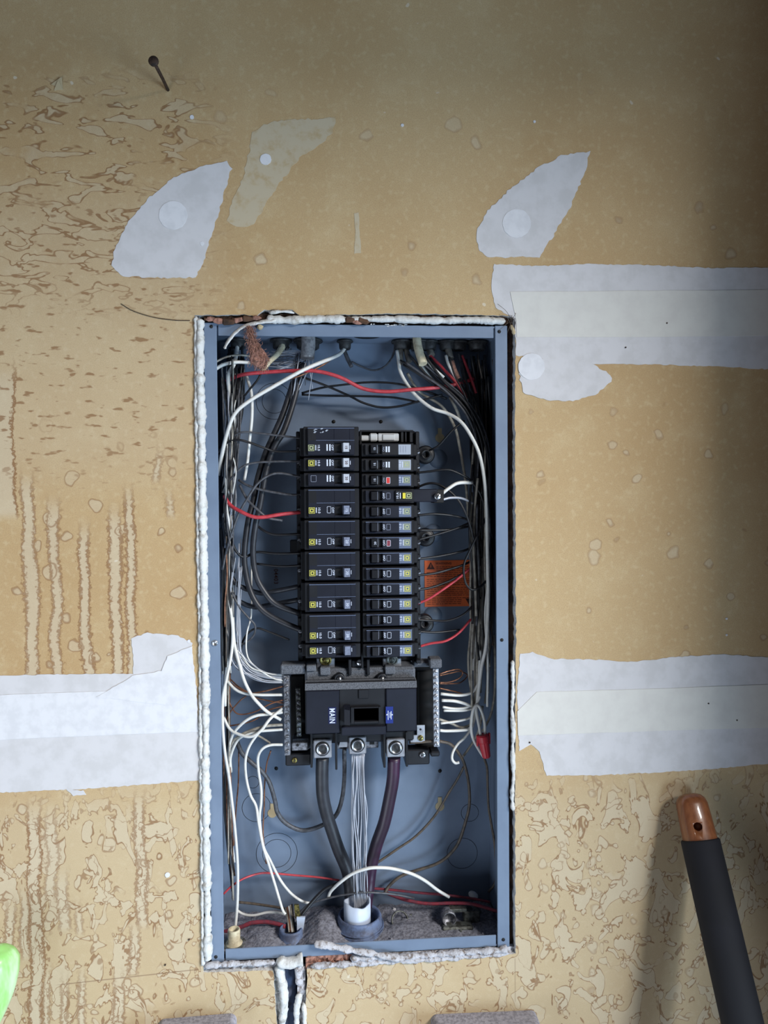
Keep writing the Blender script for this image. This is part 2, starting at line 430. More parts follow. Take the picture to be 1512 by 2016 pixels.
def wall_mesh():
    pts = outer + hole
    n0, n1 = len(outer), len(hole)
    # interior points keep the triangles well shaped
    edges = [(i, (i+1) % n0) for i in range(n0)] + [(n0+i, n0+(i+1) % n1) for i in range(n1)]
    pts = pts + [(XSPLIT, 0.0), (XSPLIT, 2.9)]; edges.append((len(pts)-2, len(pts)-1))
    v, e, f, *_ = delaunay_2d_cdt([Vector(p) for p in pts], edges, [], 0, 1e-6)
    hp = [Vector(p) for p in hole]
    def inside_hole(p):
        c_ = False
        for i in range(len(hp)):
            a, b_ = hp[i], hp[i-1]
            if (a.y > p.y) != (b_.y > p.y) and p.x < (b_.x-a.x)*(p.y-a.y)/(b_.y-a.y)+a.x: c_ = not c_
        return c_
    T = .0127
    mb = MB()
    keep = [t for t in f if not inside_hole((v[t[0]]+v[t[1]]+v[t[2]])/3)]
    wet = [t for t in keep if sum(v[i].x for i in t)/3 < XSPLIT]; dry = [t for t in keep if sum(v[i].x for i in t)/3 >= XSPLIT]
    mb.add([(p.x, 0, p.y) for p in v], dry, mi=0)
    mb.add([(p.x, 0, p.y) for p in v], wet, mi=2)
    mb.add([(p.x, T, p.y) for p in v], keep, mi=1)
    N = len(hole)
    mb.add([(p[0], 0, p[1]) for p in hole] + [(p[0]+rw.uniform(-.0006,.0006), T, p[1]+rw.uniform(-.0006,.0006)) for p in hole],
           [(i, (i+1) % N, (i+1) % N+N, i+N) for i in range(N)], mi=1)
    return mb
wall = wall_mesh().build('wall_back', ['paper', 'gypsum', 'paper_wet']); wall['kind'] = 'structure'
def struct(name, mb, mat):
    o = mb.build(name, mat); o['kind'] = 'structure'; return o
struct('floor', MB().box(-2.2, 2.2, -4, .2, -.05, 0), 'dust')
struct('added_top_shade', MB().box(-1.2, 1.6, -.97, 0, 2.21, 2.60, .002), 'wood_dark')  # unseen overhang, added to shade the top of the wall
struct('added_right_shade', MB().box(.62, .72, -.40, 0, 0, 2.21, .002), 'wood_dark')  # unseen upright, added to cast the dark right side of the wall
struct('wall_cavity', MB().box(-.26, .26, .16, .17, .75, 2.0), 'wood_dark')
# studs beside the panel, seen in the gap
for nm, x0, x1 in (('trim_1', .1855, .2235), ('trim_2', -.2355, -.1875)):
    struct(nm, MB().box(x0, x1, .013, .10, .70, 2.1, .001), 'wood_dark')

# joint compound, tape and torn edges on the drywall: parts of the wall
rp = random.Random(5)
def patch(name, pts, mat, y0=-.0005, amp=1.6, step=6, lab=None):
    poly = [(P(p.x, p.y).x, P(p.x, p.y).z) for p in jitter(pts, step, amp, True, rp)]
    return MB().plate(poly, y0, -.00005).build(name, mat, wall, lab)
def disc(name, x, y, r, mat='compound_bright', y0=-.0009):
    pts = [(x+r*math.cos(a*math.pi/18), y+r*math.sin(a*math.pi/18)) for a in range(36)]
    return patch(name, pts, mat, y0, .5, 20)
patch('compound_patch', [(447,316),(456,332),(441,380),(431,420),(413,470),(408,495),(386,546),(310,547),(236,543),(220,522),(226,490),(250,442),(290,392),(342,350),(400,328)], 'compound', amp=2)
disc('filled_screw_dimple', 341, 424, 28)
patch('compound_smear', [(497,262),(520,245),(560,236),(600,235),(660,232),(655,262),(625,288),(590,310),(555,355),(528,395),(500,442),(472,448),(448,436),(456,400),(478,352),(490,300)], 'compound_thin', -.0003, 2.5)
disc('filled_screw_dimple', 523, 314, 11)
patch('compound_patch', [(1160,298),(1154,335),(1122,408),(1092,460),(1062,506),(1012,506),(958,508),(940,488),(937,455),(960,415),(1000,376),(1060,330),(1105,307)], 'compound', amp=2.2)
disc('filled_screw_dimple', 1017, 440, 28)
patch('compound_band', [(972,520),(1060,524),(1160,520),(1280,522),(1400,528),(1560,526),(1700,530),(1700,730),(1512,727),(1420,722),(1300,718),(1150,716),(1016,700),(1014,630),(1002,622),(976,606),(967,570)], 'compound', amp=1.2)
patch('paper_tape', [(1004,575),(1250,573),(1512,571),(1700,571),(1700,660),(1512,661),(1250,664),(1017,664),(1016,632)], 'tape', -.0010, .4, 30)
patch('compound_patch', [(1022,735),(1034,712),(1100,702),(1160,712),(1202,738),(1204,752),(1172,778),(1120,790),(1070,786),(1028,772)], 'compound', -.0007, 2)
disc('filled_screw_dimple', 1046, 722, 26, y0=-.0012)
patch('compound_band', [(1024,1286),(1048,1284),(1085,1297),(1160,1298),(1248,1303),(1330,1293),(1420,1288),(1512,1294),(1700,1294),(1700,1492),(1512,1503),(1400,1514),(1300,1520),(1180,1526),(1075,1527),(1062,1480),(1045,1465),(1022,1478),(1018,1360)], 'compound', amp=1.2)
patch('paper_tape', [(1056,1362),(1250,1357),(1512,1347),(1700,1343),(1700,1428),(1512,1432),(1250,1440),(1020,1448),(1018,1400)], 'tape', -.0010, .4, 30)
patch('compound_band', [(-200,1328),(0,1330),(100,1328),(200,1326),(262,1327),(262,1290),(258,1256),(290,1246),(350,1251),(378,1266),(380,1300),(386,1340),(391,1440),(396,1520),(394,1536),(300,1543),(180,1552),(70,1557),(0,1560),(-200,1566)], 'compound', amp=1.2)
patch('paper_tape', [(-200,1372),(0,1368),(180,1361),(386,1356),(391,1440),(180,1448),(0,1456),(-200,1462)], 'compound_bright', -.0010, .4, 30)
patch('compound_patch', [(318,1320),(330,1292),(352,1282),(378,1272),(382,1330),(386,1382),(330,1388),(260,1380),(190,1372),(262,1330)], 'compound_bright', -.0014, 1)
patch('compound_smear', [(128,1552),(165,1556),(170,1564),(145,1566)], 'compound', -.0006)
patch('compound_drip', [(697,420),(706,418),(708,460),(711,498),(697,500),(700,460)], 'compound_thin', -.0003, .8)
for (x, y, r) in ((378,231,4),(330,1722,5),(792,247,3),(398,480,4),(1052,240,2.5),(1332,1425,2),(1430,1218,2),(1430,1250,2),(372,1262,3)):
    disc('pale_nail_spot', x, y, r)
# paper torn up around an old nail hole
mb = MB()
for k, (a, b_, c_) in enumerate((((100,166),(120,152),(122,174)), ((106,178),(114,158),(124,176)))):
    p = [P(*q, -.0005 - .0025*(i == 1)) for i, q in enumerate((a, b_, c_))]
    mb.add([tuple(v) for v in p] + [(v.x+.0006, v.y+.0007, v.z) for v in p], [(0,1,2),(3,5,4),(0,3,4,1),(1,4,5,2),(2,5,3,0)])
mb.build('torn_paper', 'tan', wall, 'white torn paper flake')
# screws / pin holes in tape
for (x, y) in ((1313,636), (1232,684), (1395,1385), (1451,1418), (1043,1462), (325,1900), (372,1850)):
    p = P(x, y, -.0012); MB().lathe(p, (0,-1,0), [(-.001,.0010),(.0003,.0010),(.0005,.0006),(.0003,.0002)], 8).build('pin_hole', 'rust', wall)

# lumpy caulk around the opening
def bead(name, pts, r, mat, lump=.35, seg=3, d=.001, sq=.8, lab=None, seed=1):
    r_ = random.Random(seed)
    p3 = spline([P(x, y, d) for x, y in pts], max(4, int(1)))
    dense = []
    for a, b_ in zip(p3, p3[1:]):
        k = max(1, int((b_-a).length/.0022))
        dense += [a.lerp(b_, i/k) for i in range(k)]
    rad = []; k = 0; seg = r_.randint(5, 13); amp = r_.uniform(.8, 1.1)
    for i, p in enumerate(dense):
        if k >= seg: k = 0; seg = r_.randint(4, 14); amp = r_.uniform(.75, 1.12)
        rad.append(r*amp*(1-lump*1.5*(1-math.sin(math.pi*(k+.5)/seg)**.45)+r_.uniform(-.06, .06)*(1+lump*3)))
        k += 1
        p += Vector((r_.uniform(-.0004,.0004), 0, r_.uniform(-.0004,.0004)))
    rad[0] = rad[-1] = r*.25
    return MB().tube(dense, rad, 10, squash=sq).build(name, mat, wall, lab)
bead('caulk_bead', [(395,628),(394,700),(397,850),(400,1050),(404,1300),(406,1500)], .0062, 'caulk', .26, seed=2, d=-.0005)
bead('caulk_bead', [(404,1490),(406,1600),(407,1700),(409,1800),(410,1895)], .0060, 'caulk', .3, seed=3, d=-.0005)
bead('caulk_bead', [(386,622),(387,800),(391,1100),(395,1350),(397,1600),(400,1905)], .0034, 'caulk', .3, seed=4, d=-.0004)
bead('caulk_bead', [(524,628),(560,630),(600,629),(640,628),(700,629),(780,628),(850,631),(930,630),(1000,633)], .0058, 'caulk', .22, seed=5, d=.001)
bead('caulk_bead', [(530,616),(560,613),(585,618)], .003, 'caulk', .3, seed=6, d=-.0012)
bead('torn_caulk_strip', [(545,630),(515,634),(487,640),(466,652),(452,668),(444,682),(441,688)], .0036, 'caulk', .25, seed=7, d=-.003, sq=.5, lab='loose white strip hanging over the panel corner')
bead('caulk_bead', [(402,1902),(440,1898),(500,1896),(545,1893)], .0046, 'caulk_dirty', .4, seed=8, d=-.0002)
bead('caulk_bead', [(612,1902),(680,1898),(760,1893),(850,1888),(940,1882),(1008,1876)], .0038, 'caulk_dirty', .4, seed=9, d=-.0003)
bead('caulk_bead', [(690,1886),(780,1884),(870,1878),(950,1873),(1005,1868)], .0046, 'caulk_dirty', .45, seed=10, d=.0005)
bead('torn_caulk_strip', [(618,1858),(650,1862),(690,1870),(730,1877),(770,1884),(800,1888)], .0046, 'caulk_dirty', .4, seed=11, d=-.003, sq=.6, lab='crumbling strip lying over the lower flange')
bead('caulk_bead', [(1009,1300),(1010,1360),(1008,1400),(1011,1440),(1009,1480),(1011,1530),(1008,1570),(1011,1600)], .0036, 'caulk', .45, seed=12, d=.0005)
bead('caulk_bead', [(1006,640),(1010,650),(1012,662)], .003, 'tan', .4, seed=13, d=0)
bead('caulk_bead', [(548,1898),(556,1935),(560,1970),(556,2016),(552,2080)], .0062, 'caulk', .2, seed=14, d=.001)
bead('caulk_bead', [(545,1890),(565,1896),(590,1890),(598,1888)], .0085, 'caulk', .15, seed=15, d=-.001, sq=.6)
bead('caulk_bead', [(586,1898),(589,1925),(588,1944)], .0055, 'caulk_dirty', .15, seed=16, d=.001)
bead('caulk_bead', [(590,1955),(585,1985),(584,2020),(582,2080)], .0052, 'caulk', .25, seed=17, d=.002)
bead('caulk_bead', [(598,1975),(600,2000),(600,2040)], .004, 'caulk', .25, seed=18, d=.0)
# rough plaster packed between the box and the drywall
def packing(px0, py0, px1, py1, mat, seed):
    r_ = random.Random(seed); a = rect(px0, py0, px1, py1, .005); nx, nz = max(2, int((a[1]-a[0])/.003)), max(2, int((a[3]-a[2])/.003))
    v = [(a[0]+(a[1]-a[0])*i/nx, .0050+r_.uniform(-.0022, .0022), a[2]+(a[3]-a[2])*j/nz) for j in range(nz+1) for i in range(nx+1)]
    n_ = len(v); v += [(p_[0], .0118, p_[2]) for p_ in v]
    q_ = lambda i, j: j*(nx+1)+i
    f = [(q_(i,j), q_(i+1,j), q_(i+1,j+1), q_(i,j+1)) for j in range(nz) for i in range(nx)]
    f += [tuple(k+n_ for k in g[::-1]) for g in f]
    ring_ = [q_(i,0) for i in range(nx)]+[q_(nx,j) for j in range(nz)]+[q_(i,nz) for i in range(nx,0,-1)]+[q_(0,j) for j in range(nz,0,-1)]
    f += [(ring_[k], ring_[(k+1) % len(ring_)], ring_[(k+1) % len(ring_)]+n_, ring_[k]+n_) for k in range(len(ring_))]
    MB().add(v, f).build('plaster_packing', mat, wall)
packing(384, 622, 400, 1902, 'caulk_dirty', 1)
packing(400, 1898, 546, 1912, 'caulk_dirty', 2)
packing(602, 1878, 720, 1906, 'fluff', 3)
packing(720, 1872, 1012, 1896, 'caulk_dirty', 4)
packing(402, 620, 1000, 634, 'wood_dark', 5)
packing(540, 1904, 556, 2100, 'caulk', 6)
packing(586, 1904, 602, 2100, 'caulk_dirty', 7)
# broken brown edge at the top left of the opening
for k, (x, y, r) in enumerate(((430,632,.004),(450,634,.0045),(470,630,.0035),(488,628,.004),(505,626,.003),(690,630,.004),(702,634,.0035),(715,632,.004),(415,628,.003))):
    mb = MB(); q = P(x, y, -.0005); r_ = random.Random(k+60)
    prof = [(-r, r*.1), (-r*.6, r*.9), (0, r), (r*.6, r*.8), (r, r*.1)]
    mb.lathe(q, (1, 0, r_.uniform(-.3, .3)), [(h*2.0, rr*r_.uniform(.7, 1.1)) for h, rr in prof], 7, smooth=False)
    mb.build('broken_edge_chunk', 'wood_dark' if k % 2 else 'fluff', wall)
# frayed paper fibres at the top right corner
for k in range(9):
    r_ = random.Random(80+k); a = P(1004+r_.uniform(-4, 8), 632+r_.uniform(-6, 8), -.001); 
    b_ = P(1004+r_.uniform(-26, 16), 630+r_.uniform(-32, 26), -.006); mid_ = (a+b_)/2 + Vector((.002, -.002, .002))
    MB().tube(spline([a, mid_, b_], 4), .00025, 5).build('paper_fibre', 'w_brown', wall)

# ================================================================ the panel enclosure
FW, FH = .183, HH/2                       # half size over the flanges
FB, DB = .0152, .103                      # flange width, depth of the back
TZ = ZC
enc = thing('panel_enclosure', (0, .05, TZ-FH), 'grey-blue steel electrical panel box set into the drywall, cover removed', 'electrical panel')
t = .0016
for sx in (-1, 1):
    MB().box(sx*FW, sx*(FW-FB), YF, YF+t, TZ-FH, TZ+FH, .0006).build('side_flange', 'paint', enc)
    MB().box(sx*(FW-.001), sx*(FW-.003), YF+t, DB, TZ-FH+.002, TZ+FH-.002).build('side_wall', 'paint', enc)
for sz in (-1, 1):
    MB().box(-FW+FB+.0016, FW-FB-.0016, YF+.0008, YF+.0008+t, TZ+sz*(FH-.0006), TZ+sz*(FH-FB), .0006).build('end_flange', 'paint', enc)
    MB().box(-FW+.003, FW-.003, YF+t, DB, TZ+sz*(FH-.001), TZ+sz*(FH-.003)).build('end_wall', 'paint' if sz > 0 else 'paint_dusty', enc)
back = MB().box(-FW+.002, FW-.002, DB, DB+.002, TZ-FH+.002, TZ+FH-.002).build('back_panel', 'paint', enc)
def hole_px(name, x, y, d, r, mat='pit'):
    MB().lathe(P(x, y, d), (0,-1,0), [(0, r), (.0003, r), (.0003, .00001)], 14).build(name, mat, enc)
for x, y in ((416,643), (983,653), (425,1884), (991,1850), (988,1260)): hole_px('screw_hole', x, y, YF-.0002, .0021)
MB().lathe(P(423,1266,YF), (0,-1,0), [(0,.0038),(.0012,.0036),(.0016,.0024),(.0006,.002),(.0006,.00001)], 16).build('flange_screw', 'steel', enc)
for x, y in ((657,830), (750,830), (544,1513), (866,1518)): hole_px('back_hole', x, y, DB-.0004, .0024)
def ring(x, y, d, r, w=.0006, mat='paint_dusty', name='knockout_ring', a0=0, a1=360):
    n = 40; c_ = P(x, y, d)
    pts = [c_ + Vector((r*math.cos(math.radians(a0+(a1-a0)*k/n)), 0, r*math.sin(math.radians(a0+(a1-a0)*k/n)))) for k in range(n+1)]
    return MB().tube(pts, w, 5, caps=False).build(name, mat, enc)
for x, y, r in ((545,1680,.019),(545,1680,.0275),(505,1590,.019),(910,1680,.021),(498,1540,.008),(925,1600,.012),(540,790,.016),(540,790,.024)):
    ring(x, y, DB-.0001, r, .0003, 'pit')
# keyhole mounting slots showing what lies behind
def keyhole(x, y, r, up, mat='tan'):
    c_ = P(x, y, DB-.0007); pts = []
    for k in range(20):
        a = math.radians(-60 + 300*k/19 - 90 + (0 if up else 180) + 180 - 90 + 30)
        pts.append((c_.x + r*math.cos(a), c_.z + r*math.sin(a)))
    s = 1 if up else -1
    body = [(c_.x+r*math.cos(a), c_.z+r*math.sin(a)) for a in [math.radians(t_) for t_ in range(0, 360, 15)]]
    MB().plate(body, c_.y, c_.y+.0004).build('keyhole_slot', mat, enc)
    MB().box(c_.x-r*.42, c_.x+r*.42, c_.y-.0002, c_.y+.0003, c_.z, c_.z+s*r*2.1).build('keyhole_neck', mat, enc)
keyhole(866, 862, .0062, True); keyhole(536, 1601, .0062, True); keyhole(866, 1588, .0062, True)
# round stamped dimples behind the breakers
for x, y in ((862,903), (852,1050), (852,1212)):
    MB().lathe(P(x, y, DB), (0,-1,0), [(0,.0130),(.0015,.0118),(.0035,.009),(.0045,.005),(.0047,.00001)], 28).build('stamped_dimple', 'paint', enc)
# top knockout hole
MB().lathe(Vector((P(722,668,.06).x, .052, TZ+FH-.0032)), (0,0,-1), [(0,.018),(.0006,.018),(.0006,.00001)], 24).build('open_knockout', 'pit', enc)
text('stamped_number', '04403', .0075, 'ink', P(543,1135,DB-.0003), enc, 90)
rz = random.Random(15)
for k in range(16):                     # white paint smears on the top flange
    cx_, cy_ = 728+rz.random()*70, 638+rz.random()*5; ln_ = rz.uniform(2, 9)
    p0, p1 = P(cx_, cy_, YF), P(cx_+ln_, cy_-rz.uniform(-1, 1), YF)
    MB().plate([(p0.x, p0.z), ((p0.x+p1.x)/2, p0.z-rz.uniform(.0002,.0010)), (p1.x, p1.z), ((p0.x+p1.x)/2, p1.z+rz.uniform(.0003,.0008))], YF+.0004, YF+.0010).build('paint_smear', 'caulk', enc)
# orange warning sticker on the back
x0, x1, z0, z1 = rect(836, 1103, 932, 1194, DB-.0006)
lab = MB().box(x0, x1, DB-.0007, DB-.0001, z0, z1).build('warning_sticker', 'orange', enc, 'orange warning sticker with small dark print')
yy = DB-.0011
def tri(cx_, cz_, s, up=1):
    return MB().plate([(cx_-s, cz_-up*s*.8), (cx_+s, cz_-up*s*.8), (cx_, cz_+up*s)], yy, yy+.0003)
tri(x0+.0085, z1-.0075, .0055).build('warning_triangle', 'ink', lab)
MB().box(x0+.0081, x0+.0089, yy-.0004, yy, z1-.0095, z1-.005).build('exclamation_mark', 'orange', lab)
tri(x1-.006, z0+.0065, .005, -1).build('printed_symbol', 'ink', lab)
text('heading', 'WARNING', .0042, 'ink', (x0+.026, yy, z1-.0042), lab, 0)
ln = MB(); rr = random.Random(4)
z = z1-.0085
for k in range(19):
    xx = x0 + (.016 if k < 3 else .003)
    while xx < x1-.006-(.012 if k > 15 else 0):
        w_ = rr.uniform(.002, .0065); ln.box(xx, min(xx+w_, x1-.004), yy, yy+.0002, z-.0006, z); xx += w_+.0011
    z -= .0026 + (.0012 if k in (5, 9, 14) else 0)
    if z < z0+.003: break
ln.build('printed_lines', 'ink', lab)

# ================================================================ plastic interior that carries the breakers
XL = lambda px, d=.016: P(px, 850, d).x
inte = thing('panel_interior', P(708, 1300, .09), 'black plastic breaker carrier with neutral bars bolted inside the panel box', 'panel interior')
a = rect(590, 848, 822, 1306, .06)
MB().box(a[0], a[1], .066, .092, a[2], a[3], .002).build('carrier_pan', 'black', inte)
MB().box(XL(707.5, .03), XL(712, .03), .030, .066, a[2], P(708, 848, .03).z, .0008).build('centre_rib', 'black', inte)
# left and right wiring-side rails with notches
for px0, px1 in ((585, 594), (818, 826)):
    b0 = rect(px0, 850, px1, 1300, .055)
    MB().box(b0[0], b0[1], .050, .075, b0[2], b0[3], .001).build('side_rail', 'black', inte)
for k in range(15):
    zt = P(590, 853+k*30.2, .05).z
    MB().box(XL(583, .05), XL(590, .05), .044, .07, zt-.005, zt, .0008).build('rail_tooth', 'black', inte)
    zt = P(822, 884+k*29.6, .045).z
    MB().box(XL(816, .045), XL(826, .045), .042, .07, zt-.0045, zt, .0008).build('rail_tooth', 'black', inte)
# round mounting ears on the right, with hollow bosses
for x, y in ((838, 895), (838, 1058), (836, 1228)):
    c_ = P(x, y, .082)
    e = MB().box(P(818, y, .082).x, c_.x, .080, .092, c_.z-.007, c_.z+.009, .001).lathe(c_, (0,-1,0), [(-.01,.0125),(.002,.012),(.003,.010),(.0022,.0075),(.004,.0065),(.004,.0038),(-.004,.0034),(-.004,.00001)], 22)
    e.build('mounting_ear', 'black', inte)
c_ = P(580, 1075, .082); MB().box(c_.x-.006, c_.x+.008, .08, .092, c_.z-.008, c_.z+.008, .001).build('mounting_ear', 'black', inte)
# empty position at the top right: housing and bright bus stab
r0 = rect(708, 848, 812, 872, .04)
MB().box(r0[0], r0[1], .050, .066, r0[2], r0[3], .001).build('empty_slot_floor', 'pit', inte)
MB().box(r0[0], r0[1], .030, .060, r0[3]-.002, r0[3], .0004).build('slot_wall', 'black', inte)
for px0, px1 in ((789, 794), (806, 812), (797, 800)):
    q = rect(px0, 849, px1, 871, .035); MB().box(q[0], q[1], .032, .060, q[2], q[3], .0004).build('slot_post', 'black', inte)
q = rect(706, 858, 735, 869, .04); MB().box(q[0], q[1], .031, .036, q[2], q[3], .0012).build('bus_bar', 'tin', inte)
q = rect(727, 854, 742, 870, .038); MB().box(q[0], q[1], .028, .036, q[2], q[3], .0015).build('bus_stab', 'tin', inte)
q = rect(743, 854, 784, 870, .038); MB().box(q[0], q[1], .029, .036, q[2], q[3], .0012).build('bus_stab', 'tin', inte)
q = rect(752, 856, 776, 868, .036); MB().box(q[0], q[1], .0275, .031, q[2], q[3], .0008).build('bus_plate', 'tin', inte)

# neutral bars
def screw(c_, r, mat, parent, name='terminal_screw', ang=.5, h=.0016):
    s = MB().lathe(c_, (0,-1,0), [(-.001, r), (h*.7, r), (h, r*.8), (h, .00001)], 14).build(name, mat, parent)
    u = Vector((math.cos(ang), 0, math.sin(ang))); w_ = Vector((-u.z, 0, u.x))
    y = Vector((0, -h-.0001, 0)); v = []
    for dy in (0, .0006):
        for i, j in ((-1,-1),(1,-1),(1,1),(-1,1)): v.append(Vector(c_)+y+Vector((0,dy,0))+u*r*.8*i+w_*r*.14*j)
    MB().add(v, [(0,1,2,3),(7,6,5,4),(0,4,5,1),(1,5,6,2),(2,6,7,3),(3,7,4,0)]).build('screw_slot', 'pit', s)
    return s
def nbar(name, p0, p1, wpx, d, n, mat, dy=.009, scr='steel', lab=None):
    a, b_ = P(*p0, d), P(*p1, d); hw = pxm(wpx, d)/2
    bar = MB().add([(a.x-hw,d,a.z),(a.x+hw,d,a.z),(b_.x+hw,d,b_.z),(b_.x-hw,d,b_.z),(a.x-hw,d+dy,a.z),(a.x+hw,d+dy,a.z),(b_.x+hw,d+dy,b_.z),(b_.x-hw,d+dy,b_.z)],
        [(0,1,2,3),(7,6,5,4),(0,4,5,1),(1,5,6,2),(2,6,7,3),(3,7,4,0)]).build(name, mat, inte, lab)
    for k in range(n):
        c_ = a.lerp(b_, (k+.5)/n); screw(c_, hw*.8, scr, bar, 'terminal_screw', random.uniform(0, 3), .0018)
    return bar
nbar('neutral_bar', (564,1330), (566,1487), 11, .042, 11, 'alu_dull', scr='alu_dull', lab='silver terminal bar with a row of screws')
nbar('ground_bar', (586,1356), (589,1450), 9, .055, 9, 'zinc', scr='alu_dull', lab='dull grounding bar beside the main breaker')
nbar('neutral_bar', (858,1317), (860,1470), 11, .042, 13, 'alu', scr='alu', lab='bright terminal bar with a row of screws')
for px0, py0, px1, py1, d, mt_ in ((552,1308,601,1328,.036,'dusty_black'), (846,1298,870,1316,.036,'dusty_black'), (814,1303,850,1312,.05,'dusty_black'),
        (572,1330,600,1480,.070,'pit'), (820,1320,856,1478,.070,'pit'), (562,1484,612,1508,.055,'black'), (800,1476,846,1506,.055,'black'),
        (848,1480,866,1490,.05,'black'), (575,1455,610,1476,.05,'dusty_black')):
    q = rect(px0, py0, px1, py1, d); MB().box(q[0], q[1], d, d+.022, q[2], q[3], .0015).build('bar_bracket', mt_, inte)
q = rect(574,1462,606,1478,.045); MB().box(q[0], q[1], .045, .047, q[2], q[3], .001).build('bonding_strap', 'alu_dull', inte)
hole_ = P(586,1467,.0448); MB().lathe(hole_, (0,-1,0), [(0,.0018),(.0003,.0018),(.0003,.00001)], 10).build('strap_hole', 'pit', inte)
screw(P(580,1497,.054), .0034, 'brass', inte, 'mounting_screw', 1.2); screw(P(832,1486,.054), .0040, 'steel', inte, 'mounting_screw', .3)
q = rect(808,1427,836,1460,.05)
MB().plate([(q[0],q[2]),(q[1],q[2]),(q[1],q[3]),(q[0]+.0085,q[3]),(q[0]+.0085,q[2]+.009),(q[0],q[2]+.009)], .048, .050).build('bonding_strap', 'alu', inte, 'bright white metal strap')
screw(P(828,1453,.0475), .0036, 'brass', inte, 'green_ground_screw', .8)
hole_ = P(828,1436,.0478); MB().lathe(hole_, (0,-1,0), [(0,.0013),(.0003,.0013),(.0003,.00001)], 10).build('strap_hole', 'pit', inte)

# ================================================================ circuit breakers
FY = .016
def ring_sq(mb, cx_, cz_, o, i, y):
    mb.box(cx_-o, cx_-i, y, y+.0002, cz_-o, cz_+o); mb.box(cx_+i, cx_+o, y, y+.0002, cz_-o, cz_+o)
    mb.box(cx_-i, cx_+i, y, y+.0002, cz_+i, cz_+o); mb.box(cx_-i, cx_+i, y, y+.0002, cz_-o, cz_-i)
def logo(cx_, cz_, y, parent, mat):
    mb = MB(); ring_sq(mb, cx_, cz_, .0037, .0031, y); ring_sq(mb, cx_, cz_, .0022, .0011, y)
    return mb.build('square_emblem', mat, parent)
def framed(x0, x1, z0, z1, yf, yb, h):
    mb = MB(); a, b_, c_, d = h
    mb.box(x0, a, yf, yb, z0, z1, .0006); mb.box(b_, x1, yf, yb, z0, z1, .0006)
    mb.box(a-.0005, b_+.0005, yf, yb, z0, c_, .0006); mb.box(a-.0005, b_+.0005, yf, yb, d, z1, .0006)
    mb.box(a-.001, b_+.001, yf+.006, yb, c_-.001, d+.001)
    return mb
def outline(mb, x0, x1, z0, z1, y, w=.0004):
    mb.box(x0, x0+w, y, y+.0002, z0, z1); mb.box(x1-w, x1, y, y+.0002, z0, z1); mb.box(x0, x1, y, y+.0002, z0, z0+w); mb.box(x0, x1, y, y+.0002, z1-w, z1)
def breaker_left(yt, yb, label, txt, hmat, lmat, printed, dbl):
    z1, z0 = P(650, yt, FY).z, P(650, yb, FY).z
    x0, x1 = XL(597), XL(706.5)
    br = thing('circuit_breaker', ((x0+x1)/2, .06, z0), label, 'circuit breaker', 'circuit breakers in the left column')
    body = MB().box(x0, x1, FY+.0045, .066, z0+.0002, z1-.0002, .0008)
    body.box(XL(590, .03), x0+.001, .030, .066, z0+.001, z1-.001, .0008)
    body.build('body', 'black', br)
    fx0, fx1 = XL(605.5), XL(697.5)
    hz = z0 + .0104                                 # middle of the toggle row
    sl = (XL(657.5), XL(687.5), hz-.0062, hz+.0062)
    fz1 = z1 - .0016
    framed(fx0, fx1, z0+.0014, fz1, FY, FY+.006, sl).build('face', 'blue_black', br)
    if dbl:
        MB().box(fx0, fx1, FY-.0003, FY+.001, fz1-.0012, fz1-.0002, .0003).build('top_ridge', 'plate', br)
        MB().box(XL(622), fx1, FY-.0002, FY+.001, hz+.0086, hz+.0091).build('score_line', 'plate', br)
        MB().box(fx0+.0006, XL(622), FY-.0001, FY+.001, hz+.009, fz1-.0016).build('side_label', 'black', br)
    h = MB(); hx0, hx1 = XL(675.5), XL(686.5)
    h.add([(hx0-.002, FY+.006, hz-.0056), (hx1+.0008, FY+.006, hz-.0056), (hx1+.0008, FY+.006, hz+.0058), (hx0-.002, FY+.006, hz+.0058),
           (hx0, FY-.006, hz-.0052), (hx1, FY-.0052, hz-.0052), (hx1, FY-.0052, hz+.0054), (hx0, FY-.006, hz+.0054)],
          [(0,1,2,3),(7,6,5,4),(0,4,5,1),(1,5,6,2),(2,6,7,3),(3,7,4,0)])
    ho = h.build('toggle', hmat, br)
    y = FY-.0002
    if txt: text('rating', txt, .0042, 'print' if hmat == 'grey_handle' else 'ink', ((hx0+hx1)/2, FY-.0058, hz), ho, 90)
    if lmat: 
        logo(XL(612.5), hz-.0003, y, br, lmat)
        text('rating_print', '10.0', .0040, 'print', (XL(627), y, hz), br, 90)
        MB().box(XL(620.6), XL(622.2), y, y+.0002, hz-.0032, hz+.0032).build('print_bar', 'print', br)
    else:
        mb = MB(); outline(mb, XL(611), XL(622), hz-.004, hz+.004, y); mb.build('empty_print_frame', 'print_dim', br)
    mb = MB()
    if printed == 'white':
        for px in (642.5, 648): mb.box(XL(px), XL(px+2.6), y, y+.0002, hz-.0038, hz+.0042)
        mb.build('print_bar', 'print', br)
    else:
        outline(mb, XL(642.5), XL(650.5), hz-.0036, hz+.0045, y); mb.build('trip_window', 'print', br)
    text('off_print', 'OFF', .0037, 'print', (XL(654), y, hz), br, 90)
    MB().box(XL(688.6), XL(689.6), y-.0001, y+.0002, hz-.0022, hz+.0026).build('index_mark', 'print', br)
    # terminal screw on the wiring side
    c_ = Vector((XL(587.5, .045), .046, hz)); screw(c_, .0026, 'alu_dull', br, 'wire_terminal', .4)
